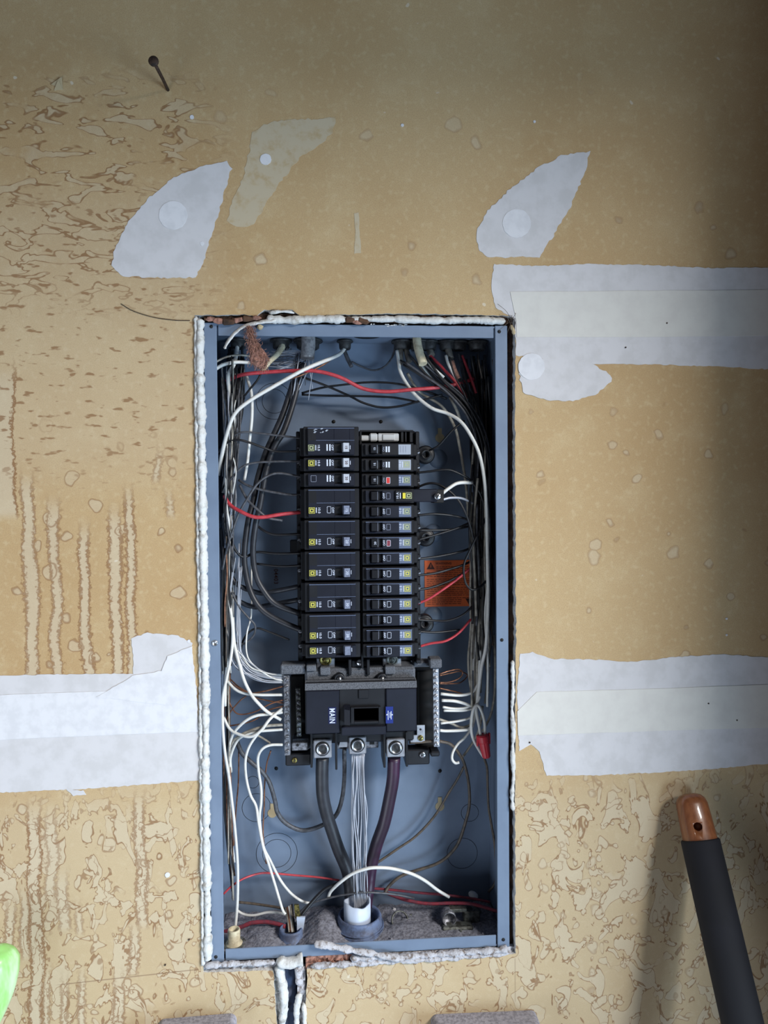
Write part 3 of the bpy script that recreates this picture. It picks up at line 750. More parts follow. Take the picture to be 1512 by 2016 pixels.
LB = [(839,898,'top left double-height breaker with scuffed upper face and pale toggle','15','pale_handle','logo_p','white',1),
      (900,928,'single breaker second from the top of the left column, pale toggle','20','pale_handle','logo_y','white',0),
      (930,959,'single breaker third from top on left, no emblem, dim pale toggle','20','pale_handle',None,'white',0),
      (961,1021,'double-height left breaker level with the red wire entering from the left','15','grey_handle','logo_y','out',1),
      (1023,1083,'double-height left breaker directly below the one fed by the red wire','20','grey_handle','logo_y','out',1),
      (1085.5,1144,'double-height left breaker fourth from the bottom of its column','20','grey_handle','logo_y','out',1),
      (1147,1206,'double-height left breaker third from the bottom of its column','30','grey_handle','logo_y','out',1),
      (1208.5,1267,'double-height left breaker second from the bottom of its column','20','grey_handle','logo_y','out',1),
      (1269,1297,'single breaker lowest in the left column, above the left bus lug','','grey_handle','logo_y','out',0)]
for r in LB: breaker_left(*r)
first = [o for o in bpy.data.objects if o.get('label', '').startswith('top left double-height')][0]
rz = random.Random(14)
for k in range(7):                      # white scuffs on the top breaker
    cx_, cy_ = 614+rz.random()*26, 843+rz.random()*13; ln_ = rz.uniform(3, 9)
    p0, p1 = P(cx_, cy_, FY-.0003), P(cx_+ln_, cy_-rz.uniform(-1, 3), FY-.0003)
    MB().plate([(p0.x, p0.z), ((p0.x+p1.x)/2, p0.z-rz.uniform(.0002,.0008)), (p1.x, p1.z), ((p0.x+p1.x)/2, p1.z+rz.uniform(.0003,.0008))], FY-.0004, FY+.0002).build('scuff', 'plate_pale', first)

def breaker_right(yt, yb, label, style, txt=''):
    z1, z0 = P(765, yt, FY).z, P(765, yb, FY).z
    x0, x1 = XL(711.5), XL(815)
    br = thing('circuit_breaker', ((x0+x1)/2, .06, z0), label, 'circuit breaker', 'circuit breakers in the right column')
    body = MB().box(x0, x1, FY+.0045, .066, z0+.0002, z1-.0002, .0008)
    body.box(x1-.001, XL(821, .03), .028, .066, z0+.0012, z1-.0012, .0008)
    body.build('body', 'black', br)
    fx0, fx1 = XL(718.5), XL(809)
    hz = (z0+z1)/2 + .0004
    sl = (XL(727), XL(751.5), hz-.0056, hz+.0056)
    framed(fx0, fx1, z0+.0016, z1-.0016, FY, FY+.006, sl).build('face', 'blue_black' if yt > 960 else 'black', br)
    MB().box(fx0, fx1, FY-.0002, FY+.001, z1-.0026, z1-.0018).build('top_ridge', 'plate' if yt > 1000 else 'black', br)
    h = MB(); hx0, hx1 = XL(730), XL(741.5)
    h.add([(hx0-.002, FY+.006, hz-.0052), (hx1+.001, FY+.006, hz-.0052), (hx1+.001, FY+.006, hz+.0052), (hx0-.002, FY+.006, hz+.0052),
           (hx0, FY-.0045, hz-.0048), (hx1, FY-.0055, hz-.0048), (hx1, FY-.0055, hz+.005), (hx0, FY-.0045, hz+.005)],
          [(0,1,2,3),(7,6,5,4),(0,4,5,1),(1,5,6,2),(2,6,7,3),(3,7,4,0)])
    ho = h.build('toggle', 'black', br)
    MB().box(XL(741.6), XL(742.8), FY-.0005, FY+.004, hz-.005, hz+.005).build('index_mark', 'plate_pale' if yt < 960 else 'print_dim', br)
    if txt: text('rating', txt, .0036, 'print', ((hx0+hx1)/2+.0006, FY-.0059, hz), ho, -90)
    y = FY-.0002; mb = MB()
    text('off_print', 'ON' if style in ('bars', 'plain', 'red') else 'OFF', .0036, 'print_dim' if style in ('bars','plain','red') else 'print', (XL(755), y, hz), br, -90)
    if style in ('bars', 'plain'):
        for px in (759, 764): mb.box(XL(px), XL(px+3), y, y+.0002, hz-.0036, hz+.0034)
        mb.build('print_bar', 'print', br)
    elif style in ('red', 'redl'):
        MB().box(XL(760), XL(767), y, y+.0002, hz-.004, hz+.003).build('red_flag', 'red_print' if style == 'red' else 'w_redd', br)
        outline(mb, XL(759.5), XL(767.5), hz-.0044, hz+.0034, y-.0001); mb.build('trip_window', 'print', br)
    else:
        outline(mb, XL(759.5), XL(767.5), hz-.0040, hz+.0036, y); mb.build('trip_window', 'print_dim' if yt < 1100 else 'print', br)
    if style != 'test':
        pl = MB().box(XL(784), XL(808.6), FY-.0004, FY+.001, z0+.0022, z1-.0022, .0002).build('sticker', 'plate_pale' if yt < 930 else 'plate', br)
        if style == 'plain':
            m2 = MB()
            for k in range(3): m2.box(XL(788+5*k), XL(789+5*k), FY-.0006, FY, hz-.004, hz+.004)
            m2.build('print_bar', 'print_dim', pl)
        else:
            logo(XL(800), hz, FY-.0007, pl, 'logo_p' if yt < 1080 else 'logo_y')
            text('rating_print', '10.0', .0040, 'print', (XL(787.2), FY-.0006, hz), pl, -90)
            MB().box(XL(791.6), XL(793), FY-.0006, FY, hz-.0036, hz+.0036).build('print_bar', 'print', pl)
    else:
        bx = MB().box(XL(777), XL(811), FY-.003, FY+.01, z0+.002, z1-.002, .0008).build('test_block', 'black', br)
        y2 = FY-.0033
        text('rating_print', '10.A', .0040, 'print', (XL(781.5), y2, hz), bx, -90)
        MB().box(XL(786), XL(787.6), y2, y2+.0003, hz-.0036, hz+.0036).build('print_bar', 'print', bx)
        MB().box(XL(791), XL(796.5), y2-.0012, y2+.001, hz-.0036, hz+.0036, .0004).build('test_button', 'yellow', br, 'yellow test button')
        logo(XL(803.5), hz, y2, bx, 'logo_p')
        e = MB().box(XL(811), XL(862), FY+.006, .06, z0+.0016, z1-.0006, .001).build('long_extension', 'blue_black', br)
        c_ = P(861, 977, FY+.004)
        MB().box(c_.x-.004, c_.x+.009, c_.y+.004, .055, c_.z-.0085, c_.z+.0085, .001).build('terminal_block', 'pit', br)
        screw(c_, .0046, 'steel', br, 'terminal_screw', .9, .003)
    c_ = Vector((XL(822.5, .045), .044, hz-.002)); screw(c_, .0024, 'alu_dull', br, 'wire_terminal', .4)
RB = [(871.5,898.5,'top right breaker with blank pale sticker, below the empty slot','plain','15'),
      (901.5,929,'second breaker from the top of the right column, two white bars','bars','15'),
      (931.5,960,'third right breaker from the top, showing a red flag','red','15'),
      (962,991.5,'right column breaker with yellow test button and long side extension','test',''),
      (993.5,1021.5,'right breaker directly below the one with the yellow button','out',''),
      (1024,1052,'second right breaker below the one with the yellow button','out',''),
      (1055,1083.5,'right breaker marked 20 with a dark red flag','redl','20'),
      (1085.5,1113,'right breaker just above the top of the orange sticker','out',''),
      (1116,1144,'right breaker level with the upper part of the orange sticker','out',''),
      (1146,1174,'right breaker level with the lower part of the orange sticker','out',''),
      (1176,1204,'right breaker fed by the upper red wire, beside the sticker bottom','out',''),
      (1206.5,1234.5,'right breaker third from the bottom of its column','out',''),
      (1237,1265,'right breaker second from the bottom of its column','out',''),
      (1268,1296,'lowest right breaker, fed by the lower red wire','out','')]
for r in RB: breaker_right(*r)

# ================================================================ main breaker
mbk = thing('main_breaker', P(708, 1440, .06), 'large black main breaker marked MAIN below the two breaker columns', 'main breaker')
x0, x1, z0, z1 = rect(601, 1341, 820, 1441, .02)
ym = .014
zs = P(708, 1356, ym).z
# body with a dusty sloping top
b_ = MB()
b_.box(x0, x1, ym+.004, .085, z0, z1, .0015)
b_.build('body', 'black', mbk)
MB().add([(x0, ym+.004, z1-.001), (x1, ym+.004, z1-.001), (x1, ym+.013, z1+.001), (x0, ym+.013, z1+.001),
          (x0, ym+.001, z1-.0085), (x1, ym+.001, z1-.0085), (x1, ym+.016, z1-.0085), (x0, ym+.016, z1-.0085)],
         [(0,1,2,3),(0,4,5,1),(1,5,6,2),(3,2,6,7),(0,3,7,4),(4,7,6,5)]).build('dusty_top_edge', 'dusty_black', mbk)
xc0, xc1 = P(668,1400,ym).x, P(760,1400,ym).x
zt = z1-.0088
MB().box(x0+.0006, xc0, ym, ym+.012, z0+.001, zt, .0012).build('face_panel', 'blue_black', mbk)
MB().box(xc1, x1-.0006, ym, ym+.012, z0+.001, zt, .0012).build('face_panel', 'blue_black', mbk)
mid_ = MB().box(xc0, xc1, ym+.003, ym+.012, z0+.004, zt, .0006); mid_.build('centre_panel', 'black', mbk)
q = rect(672, 1430, 760, 1447, ym); MB().box(q[0], q[1], ym-.001, ym+.02, q[2], q[3], .001).build('lower_lip', 'blue_black', mbk)
q = rect(690, 1391, 750, 1424, ym)
fr = MB(); i = rect(697, 1394, 745, 1419, ym)
fr.box(q[0], i[0], ym-.002, ym+.006, q[2], q[3], .0006).box(i[1], q[1], ym-.002, ym+.006, q[2], q[3], .0006).box(i[0]-.0003, i[1]+.0003, ym-.002, ym+.006, q[2], i[2], .0006).box(i[0]-.0003, i[1]+.0003, ym-.002, ym+.006, i[3], q[3], .0006)
fr.build('toggle_frame', 'black', mbk)
MB().box(i[0], i[1], ym+.003, ym+.005, i[2], i[3]).build('toggle_window', 'pit', mbk)
q = rect(677, 1392, 690, 1427, ym-.008)
MB().add([(q[0], ym+.004, q[2]), (q[1], ym+.004, q[2]), (q[1], ym+.004, q[3]), (q[0], ym+.004, q[3]),
          (q[0]+.0005, ym-.008, q[2]+.0003), (q[1]-.001, ym-.012, q[2]+.0003), (q[1]-.001, ym-.012, q[3]-.003), (q[0]+.0005, ym-.008, q[3]-.003)],
         [(0,1,2,3),(7,6,5,4),(0,4,5,1),(1,5,6,2),(2,6,7,3),(3,7,4,0)]).build('toggle', 'blue_black', mbk)
q = rect(706, 1358, 726, 1376, ym); MB().box(q[0], q[1], ym+.001, ym+.006, q[2], q[3], .0006).build('upper_rib', 'black', mbk)
q = rect(646.5, 1392, 662, 1425, ym); ml = MB().box(q[0], q[1], ym-.0004, ym+.001, q[2], q[3]).build('name_sticker', 'navy_label', mbk, 'dark blue strip lettered MAIN')
text('main_lettering', 'MAIN', .0096, 'print', (P(653.5,1409,ym).x, ym-.0007, P(653,1409,ym).z), ml, 90, .74)
q = rect(759.5, 1391, 774, 1424, ym); bl = MB().box(q[0], q[1], ym-.0004, ym+.001, q[2], q[3]).build('info_sticker', 'blue_label', mbk, 'small blue sticker with fine white print')
lines = MB()
for px, h0, h1 in ((763.5,1399,1417),(767,1402,1413),(769.5,1400,1416)):
    k = rect(px, h0, px+1.2, h1, ym); lines.box(k[0], k[1], ym-.0006, ym, k[2], k[3])
lines.build('fine_print', 'print', bl)
for px in (761.5, 772):
    c_ = P(px, 1407, ym-.0005); MB().lathe(c_, (0,-1,0), [(0,.0009),(.0002,.0009),(.0002,.00001)], 8).build('arrow_dot', 'print', bl)
# upper shelf of the main with its dusty ledge, fins, lugs and screws
q = rect(600, 1316, 818, 1342, .034)
MB().box(q[0], q[1], .034, .085, q[2], q[3], .003).build('upper_ledge', 'dusty_black', mbk)
for px in (689, 725): 
    k = rect(px-3, 1298, px+3, 1330, .03); MB().box(k[0], k[1], .030, .08, k[2], k[3], .0008).build('divider_fin', 'black', mbk)
k = rect(692, 1300, 722, 1322, .04); MB().box(k[0], k[1], .040, .08, k[2], k[3], .001).build('centre_post', 'black', mbk)
screw(P(708.5, 1304, .039), .0046, 'steel', mbk, 'centre_bolt', -.2, .003)
for px, mt_ in ((641, 'brass'), (772, 'zinc')):
    k = rect(px-18, 1296, px+18, 1320, .044)
    lg = MB().box(k[0], k[1], .044, .07, k[2], k[3], .001).build('bus_lug', 'alu', mbk, 'bright square lug')
    c_ = P(px, 1299, .0435); MB().lathe(c_, (0,-1,0), [(0,.0078),(.0016,.0074),(.002,.006),(.0008,.0052),(.0008,.0035),(.0022,.003),(.0022,.00001)], 20).build('lug_bolt', mt_, lg)
for px in (668, 752):
    c_ = P(px, 1336, .028); MB().lathe(c_, (0,-1,0), [(-.008,.0068),(.001,.0066),(.002,.0055),(.0012,.0046),(.0012,.0001)], 18).build('screw_collar', 'black', mbk)
    MB().lathe(c_+Vector((0,-.001,0)), (0,-1,0), [(0,.0034),(.0016,.0032),(.0028,.002),(.003,.00001)], 14).build('dome_screw', 'steel', mbk)
for px0, py0, px1, py1 in ((630,1314,650,1330), (758,1312,778,1328), (603,1310,622,1322)):
    k = rect(px0, py0, px1, py1, .03); MB().box(k[0], k[1], .030, .06, k[2], k[3], .001).build('moulded_tab', 'dusty_black', mbk)
# lower lug bay
k = rect(612, 1440, 815, 1462, .045); MB().box(k[0], k[1], .045, .09, k[2], k[3], .002).build('lug_bay', 'black', mbk)
for px, y1 in ((613,1512),(662,1516),(757,1512),(801,1510)):
    k = rect(px-2.2, 1441, px+2.2, y1, .04); MB().box(k[0], k[1], .040, .085, k[2], k[3], .0008).build('divider_fin', 'black', mbk)
k = rect(660, 1452, 745, 1474, .055); MB().box(k[0], k[1], .055, .06, k[2], k[3], .001).build('neutral_strap', 'alu_dull', mbk)
k = rect(728, 1456, 737, 1466, .054); MB().box(k[0], k[1], .0545, .056, k[2], k[3]).build('strap_hole', 'pit', mbk)
for px, py, h, d in ((635,1475,18,.040), (779,1473,18,.040), (704,1468,17,.042)):
    k = rect(px-h, py-h, px+h, py+h, d)
    lg = MB().box(k[0], k[1], d, d+.022, k[2], k[3], .0012).build('main_lug', 'alu', mbk, 'bright aluminium lug with round socket bolt')
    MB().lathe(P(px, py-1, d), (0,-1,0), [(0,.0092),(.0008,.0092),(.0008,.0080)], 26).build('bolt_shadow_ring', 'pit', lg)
    MB().lathe(P(px, py-1, d), (0,-1,0), [(0,.0080),(.0022,.0079),(.0028,.0072),(.0028,.0060),(.0014,.0052),(.0010,.0046)], 26).build('socket_bolt', 'steel', lg)
    MB().lathe(P(px, py-1, d), (0,-1,0), [(.0012,.0053),(.0010,.0040),(.0008,.0030),(.0012,.0022),(.0014,.00001)], 20).build('bolt_socket', 'zinc_shaded', lg)
k = rect(666, 1453, 685, 1471, .046)
MB().plate([(k[0],k[2]),(k[1]-.001,k[2]),(k[1],k[3]),(k[0]+.003,k[3]-.003)], .046, .056).build('small_lug', 'alu', mbk)

# ================================================================ wires
COLN = {'w_black': 'black', 'w_grey': 'grey', 'w_white': 'white', 'w_silver': 'silvery', 'w_dirty': 'dirty white', 'w_copper': 'bare copper', 'w_brown': 'brown'}
def wire(name, pts, wpx, mat, label, group=None, d=50, cat='wire', taper=None, n=8):
    """pts (px, py[, depth in mm]); missing depths run on from the last given one"""
    p3 = []; dd = d
    for q in pts:
        if len(q) > 2: dd = q[2]
        p3.append((q[0], q[1], dd))
    label = label.replace('{c}', COLN.get(mat, ''))
    pts3 = spline([P(x, y, z/1000) for x, y, z in p3], 6)
    dm = sum(z for *_, z in p3)/len(p3)/1000
    r = pxm(wpx, dm)/2
    rad = r if taper is None else [r*(1+(taper-1)*i/(len(pts3)-1)) for i in range(len(pts3))]
    return tag(MB().tube(pts3, rad, n).build(name, mat), label, cat, group)
def K(c, i, d, o=None): return (c+i)
A = 'w_black'; G = 'w_grey'; H = 'w_white'; D = 'w_dirty'; R = 'w_red'; C = 'w_copper'; S = 'w_silver'
# ---- top
wire('red_wire', [(446,750,60),(475,738,48),(520,733,42),(580,730,40),(625,731,42),(670,743,45),(715,765,50),(760,771,52),(810,767,52),(860,763,55),(905,755,62),(932,746,70)], 7.5, R, 'red wire running right across the top of the panel')
wire('white_wire', [(684,676,85),(672,694,70),(655,704,55),(600,727,34),(540,760,30),(490,790,30),(462,815,32),(448,850,36),(438,890,45),(430,935,60)], 7.5, H, 'white wire slanting down-left across the red wire at top left')
wire('bare_wire', [(676,690,72),(640,716,56),(600,736,45),(566,748,45)], 3, C, 'thin bare copper wire under the slanting white wire')
wire('white_wire', [(424,727,45),(440,718,48),(465,713,52),(492,714,60)], 7, H, 'short white wire curving in from the left flange below the fluff')
wire('grey_wire', [(424,713,45),(445,703,50),(470,699,55),(492,701,62)], 4, D, 'thin grey wire just above the short white wire at top left')
wire('white_wire', [(468,668,80),(466,694,68),(461,716,56),(450,738,46),(451,765,46),(457,800,48),(461,832,50),(455,870,56),(447,920,62),(440,970,68)], 8, H, 'thick white wire hugging the left side near the top, bending at the red wire')
wire('white_wire', [(486,742,62),(495,775,52),(496,820,50),(491,870,52),(487,910,56),(481,945,62)], 6, H, 'straight white wire hanging beside the thick black cables, top left')
wire('cream_cable', [(553,662,82),(556,680,74),(546,697,60),(531,712,50),(515,734,44)], 16, 'sheath', 'cream cable sheath cut to a point above the red wire', taper=.45, cat='cable')
wire('black_wire', [(519,724,46),(507,748,46),(492,766,48),(478,784,54)], 4, A, 'thin black wire leaving the tip of the cream sheath')
wire('smoky_cable_sheath', [(607,655,64),(607,680,60),(605,706,58)], 27, 'smoky', 'wide smoky grey cable sheath hanging at top left of centre', cat='cable', n=14)
wire('grey_cable_stub', [(677,662,88),(677,685,84),(683,703,80),(692,722,76)], 8, G, 'short grey cable stub with open end, top centre', cat='cable')
MB().lathe(P(692,722,.0745), (.3,-.6,-.7), [(0,.0014),(.0004,.0014),(.0004,.00001)], 8)
wire('grey_wire', [(779,664,84),(774,698,86),(758,721,90),(735,729,92),(710,721,92),(692,712,92)], 3.6, G, 'thin grey wire looping on the back plate at top centre')
wire('black_wire', [(594,774,80),(636,763,76),(680,757,74),(718,753,74),(755,753,72),(790,757,70),(831,768,66),(880,785,64)], 4.2, A, 'upper black wire crossing the back plate behind the red wire')
wire('black_wire', [(594,777,82),(644,779,80),(718,780,78),(768,782,74),(801,787,70),(822,792,66)], 4.2, A, 'straight black wire crossing the back plate between two others')
wire('black_wire', [(588,740,72),(636,757,70),(687,779,70),(715,793,70),(750,802,70),(785,800,68),(821,791,64),(871,777,60)], 4.4, A, 'lowest sagging black wire crossing the back plate')
# strands spraying out of the smoky sheath
rs = random.Random(12)
gl = 'fine bright strands spraying left from the smoky sheath'
for k in range(22):
    y = rs.uniform(690, 728); 
    wire('fine_strand', [(600+rs.uniform(-12,12), 700+rs.uniform(-8,10), 68), (570+rs.uniform(-15,10), y+rs.uniform(-6,4), 64), (524+rs.uniform(-10,22), y+rs.uniform(-6,8), 66)], 1.5, S if k % 3 else G, 'hair-thin {c} strand spraying left out of the smoky sheath', gl, n=5)
for k in range(12):
    x = 596+rs.uniform(-14, 20)
    wire('fine_strand', [(x, 695, 66), (x+rs.uniform(-12, 8), 722, 62), (x+rs.uniform(-26, 10), 760+rs.uniform(-25, 60), 66)], 1.5, S if k % 2 else G, 'hair-thin {c} strand hanging down from the smoky sheath', 'fine strands hanging from the smoky sheath', n=5)
for k in range(8):
    wire('fine_strand', [(553+rs.uniform(-6,10), 672, 80), (560+rs.uniform(-10,16), 690, 74), (545+rs.uniform(-25,45), 708+rs.uniform(-12,10), 70)], 1.3, S, 'hair-thin {c} strand beside the cream sheath', 'fine strands beside the cream sheath', n=5)
# ---- thick cables on the left
wire('thick_black_cable', [(596,715,72),(586,760,68),(574,805,64),(558,850,60),(541,878,58),(527,917,56),(519,955,54),(511,1000,52),(503,1035,52),(498,1086,52),(504,1132,52),(520,1164,52),(544,1190,52),(590,1208,50)], 11.5, 'w_big', 'right one of two thick black cables curving into the lower left breakers', cat='cable', n=12)
wire('thick_black_cable', [(588,712,78),(575,760,74),(557,815,70),(538,858,68),(522,895,66),(508,940,64),(499,985,62),(488,1030,58),(481,1090,56),(484,1128,55),(494,1166,54),(510,1194,53),(533,1213,52),(567,1230,51),(592,1240,50)], 11.5, 'w_big', 'left one of two thick black cables curving into the lower left breakers', cat='cable', n=12)
wire('black_cable', [(440,1010,60),(445,1070,60),(449,1105,60),(455,1134,60),(471,1153,60),(509,1167,62),(537,1165,60),(592,1154,52)], 9.5, 'w_big', 'upper black cable looping from the left bundle into the breakers', cat='cable', n=10)
wire('black_cable', [(436,1040,66),(440,1100,66),(446,1138,66),(458,1170,66),(475,1186,66),(502,1195,66),(532,1191,62),(592,1180,54)], 9.5, 'w_big', 'lower black cable looping from the left bundle into the breakers', cat='cable', n=10)
# ---- wires into the left breakers
L = [([(446,876,52),(463,857,46),(479,851,44),(500,852,46),(544,857,46),(594,863,46)], 4, G, 'grey wire arching into the very top left breaker'),
     ([(430,892,52),(446,872,44),(467,866,40),(490,871,42),(518,881,45),(545,889,48),(592,888,46)], 4.6, A, 'black wire arching into the top left breaker from the flange'),
     ([(446,956,48),(463,933,42),(481,917,40),(504,911,42),(532,909,44),(596,908,46)], 4.2, G, 'grey wire arching into the second left breaker'),
     ([(438,1122,46),(447,1080,44),(456,1051,42),(470,1012,40),(490,977,38),(509,950,38),(532,935,40),(555,932,42),(597,940,46)], 4.8, G, 'long grey wire rising steeply into the third left breaker'),
     ([(470,945,50),(486,955,46),(509,963,46),(537,969,46),(571,974,46),(596,974,46)], 4.8, G, 'grey wire running level into the left breaker above the red wire'),
     ([(472,955,46),(480,972,42),(490,987,40),(509,1005,38),(527,1019,40),(556,1025,44)], 5, G, 'grey wire ending in air just below the red wire'),
     ([(505,1034,54),(523,1047,50),(546,1053,48),(596,1051,46)], 5, A, 'black wire from behind the thick cables into the breaker below the red wire'),
     ([(454,1056,48),(463,1082,48),(480,1097,54),(505,1087,58),(544,1090,54),(596,1089,46)], 5, A, 'black wire dipping under the thick cables to the fifth left breaker'),
     ([(505,1110,58),(550,1115,54),(596,1113,46)], 4.6, A, 'black wire short and level, just under the dipping one'),
     ([(456,1166,52),(472,1196,50),(490,1217,50),(502,1231,52),(500,1250,54),(486,1264,56),(474,1268,58),(458,1263,60)], 4, G, 'grey wire curling back in a hook, lower left'),
     ([(470,1300,70),(473,1285,68),(479,1261,62),(490,1245,58),(507,1237,56),(532,1245,56),(570,1260,54)], 4.2, A, 'black wire arching past the grey hook toward the lowest left breakers'),
     ([(495,1100,70),(495,1198,66),(493,1220,60),(486,1247,56),(485,1282,52),(493,1303,48),(514,1321,45),(537,1335,44),(558,1340,45)], 3.2, H, 'lone thin white wire drooping in front of the back plate to the left bar')]
for pts, w_, mt_, lb in L: wire('breaker_wire', pts, w_, mt_, lb)
wire('red_wire', [(442,976,48),(453,994,42),(470,1005,38),(497,1017,36),(520,1018,37),(550,1013,40),(594,1008,46)], 7.5, R, 'short red wire curving into the left breaker column')
# ---- dense vertical bundle on the left
rb = random.Random(21)
mats = [A, A, G, G, H, S, A, S, D, G]
for k in range(60):
    x = 440 + rb.random()**1.25*42; dep = rb.uniform(40, 84); y0 = rb.uniform(700, 790); y1 = rb.uniform(930, 1130)
    pts = []; n_ = 5
    for i in range(n_):
        tt = i/(n_-1); xx = x*(1-tt) + (437+rb.random()*24)*tt + rb.uniform(-3.5, 3.5)
        pts.append((xx, y0+(y1-y0)*tt, dep+rb.uniform(-6, 6)))
    wire('bundle_wire', pts, rb.choice([2.2, 2.8, 3.4, 4.2]), mats[k % 10], 'one of the thin {c} wires packed in the upper left bundle', 'thin wires of the upper left bundle', n=6)
for k in range(40):
    x = 438 + rb.random()*16; dep = rb.uniform(44, 86); y0 = rb.uniform(1000, 1100); y1 = rb.uniform(1220, 1330)
    mt_ = [A, A, 'w_brown', A, C, G, A, H][k % 8]
    pts = [(x+rb.uniform(-3, 3), y0+(y1-y0)*i/3, dep) for i in range(4)]
    wire('bundle_wire', pts, rb.choice([2.6, 3.2, 4]), mt_, 'one of the thin {c} wires in the middle left bundle by the flange', 'thin wires of the middle left bundle', n=6)
for k in range(12):
    x = 440+rb.random()*13; dep = rb.uniform(50, 86)
    pts = [(x, 1300+rb.uniform(-30, 30), dep), (x+rb.uniform(-3, 4), 1450, dep), (x+rb.uniform(-2, 6), 1600, dep), (455+rb.uniform(-8, 8), 1720+rb.uniform(-40, 60), dep)]
    wire('bundle_wire', pts, rb.choice([2.4, 3, 4]), [C, 'w_brown', D, A, C, H][k % 6], 'one of the thin {c} wires running down the lower left side', 'thin wires of the lower left side', n=6)
for k in range(44):
    x = 440+rb.random()*38; dep = rb.uniform(82, 99); y0 = rb.uniform(680, 740); y1 = rb.uniform(880, 1060)
    wire('bundle_wire', [(x+rb.uniform(-4, 8), y0, dep-10), (x+rb.uniform(-5, 5), (y0*2+y1)/3, dep), (x*.6+178+rb.uniform(-5, 5), (y0+y1*2)/3, dep), (444+rb.random()*16, y1, dep)], rb.choice([3, 4, 5]), [A, A, A, G][k % 4], 'one of the {c} wires deep in the upper left corner', 'black wires deep in the upper left corner', n=6)
# ---- fan of fine white wires to the left bar
for k in range(20):
    x = 449+rb.random()*24; j = rb.uniform(-16, 16); dd = rb.uniform(-8, 8)
    wire('fine_white_wire', [(x+rb.uniform(-8, 8), 1105+rb.uniform(-50, 40), 60+dd), (x-2+rb.uniform(-5, 5), 1200, 56+dd), (x+2, 1270+j, 52+dd), (464+rb.random()*16, 1304+j, 48+dd), (494+rb.random()*12, 1324+j*.8, 46+dd*.5), (528+rb.uniform(-5, 5), 1334+j*.6, 45+dd*.3), (560, 1336+j*.55, 46)],
         2.0, S if k % 4 else H, 'one of the fine {c} wires fanning into the top of the left bar', 'fine white wires fanning into the left bar', n=6)
# ---- whites and coppers on the lower left
L = [([(448,1170,50),(455,1210,46),(458,1248,44),(455,1290,42),(446,1336,40),(439,1371,40),(438,1420,40),(442,1475,42),(451,1533,46),(456,1575,48),(461,1618,50),(466,1676,54),(468,1722,56),(467,1780,58),(463,1828,56)], 6, H, 'long white wire running down the whole left side to the corner connector'),
     ([(446,1176,54),(450,1230,52),(449,1280,50),(444,1340,48),(443,1390,50)], 6, H, 'white wire close to the left flange level with the lowest breakers'),
     ([(458,1215,50),(460,1255,46),(464,1280,44),(472,1310,42),(481,1340,40),(495,1368,40),(509,1385,40),(527,1402,42),(553,1417,46)], 6.4, H, 'thick white wire slanting down-right into the left bar'),
     ([(447,1340,52),(463,1357,48),(481,1365,46),(509,1368,45),(556,1368,46)], 5.4, H, 'white wire running level into the upper left bar'),
     ([(452,1510,60),(451,1475,56),(458,1447,50),(472,1429,46),(490,1415,44),(509,1408,44),(532,1406,45),(557,1402,46)], 6, H, 'white wire rising in a broad curve into the middle of the left bar'),
     ([(440,1412,56),(453,1436,50),(474,1447,44),(495,1450,40),(514,1438,38),(532,1415,40),(556,1395,46)], 6, H, 'white wire dipping then climbing to the left bar'),
     ([(447,1500,62),(451,1478,58),(460,1458,52),(478,1445,48),(500,1436,46),(527,1429,46),(557,1427,46)], 5.6, D, 'greyish white wire into the lower middle of the left bar'),
     ([(455,1520,62),(454,1490,58),(466,1460,52),(483,1447,50),(509,1440,48),(557,1436,46)], 5.4, H, 'lowest of the three parallel white wires into the left bar'),
     ([(557,1466,46),(532,1467,44),(516,1475,44),(508,1491,46),(509,1517,50),(514,1552,54),(514,1580,56),(511,1612,58),(518,1664,60),(532,1694,62),(551,1731,64),(571,1757,66),(592,1773,68),(612,1779,70)], 5.4, H, 'white wire from the bar foot falling to the black wire at the bottom'),
     ([(520,1432,42),(505,1448,44),(490,1471,46),(483,1498,48),(485,1533,52),(493,1565,54),(504,1587,56),(509,1620,58),(518,1667,58),(530,1704,56),(544,1750,52),(556,1790,46),(562,1800,44)], 5.4, H, 'white wire looping down the left into the small conduit'),
     ([(495,1442,56),(515,1452,54),(532,1463,50)], 4, D, 'short dirty white wire piece above the bar foot')]
for pts, w_, mt_, lb in L: wire('white_wire', pts, w_, mt_, lb)
wire('grey_cable', [(466,1458,66),(476,1482,66),(495,1501,68),(514,1517,70),(530,1540,74),(541,1575,78),(546,1599,80),(562,1620,82),(590,1634,84),(615,1632,84),(643,1620,82),(662,1604,80),(673,1574,76),(678,1530,70),(678,1474,52)], 8.5, G, 'grey ground cable sagging below the main breaker to the small lug', cat='cable', n=10)
L = [([(444,1424,60),(452,1404,56),(463,1390,52),(474,1378,52),(485,1370,54)], 'copper wire rising to the right beside the left flange'),
     ([(445,1366,62),(456,1392,56),(470,1406,50),(500,1402,48),(532,1386,46),(558,1378,46)], 'copper wire sagging into the left bar'),
     ([(450,1334,60),(470,1352,54),(493,1364,50),(520,1361,48),(558,1351,46)], 'copper wire just under the white fan'),
     ([(448,1430,60),(475,1425,56),(500,1418,52),(530,1398,50),(558,1390,46)], 'copper wire straight and rising to the left bar'),
     ([(448,1340,64),(474,1358,60),(500,1372,56),(530,1380,52),(558,1384,48)], 'copper wire crossing behind the thick slanting white wire'),
     ([(470,1448,68),(470,1498,72),(469,1545,78),(465,1590,82),(460,1665,84)], 'copper wire hanging near the left edge of the back plate'),
     ([(533,1478,66),(525,1505,72),(521,1545,80),(520,1590,84),(518,1640,86),(524,1700,84)], 'thin copper wire hanging beside the two falling white wires')]
for pts, lb in L: wire('copper_wire', pts, 2.8, C, lb)
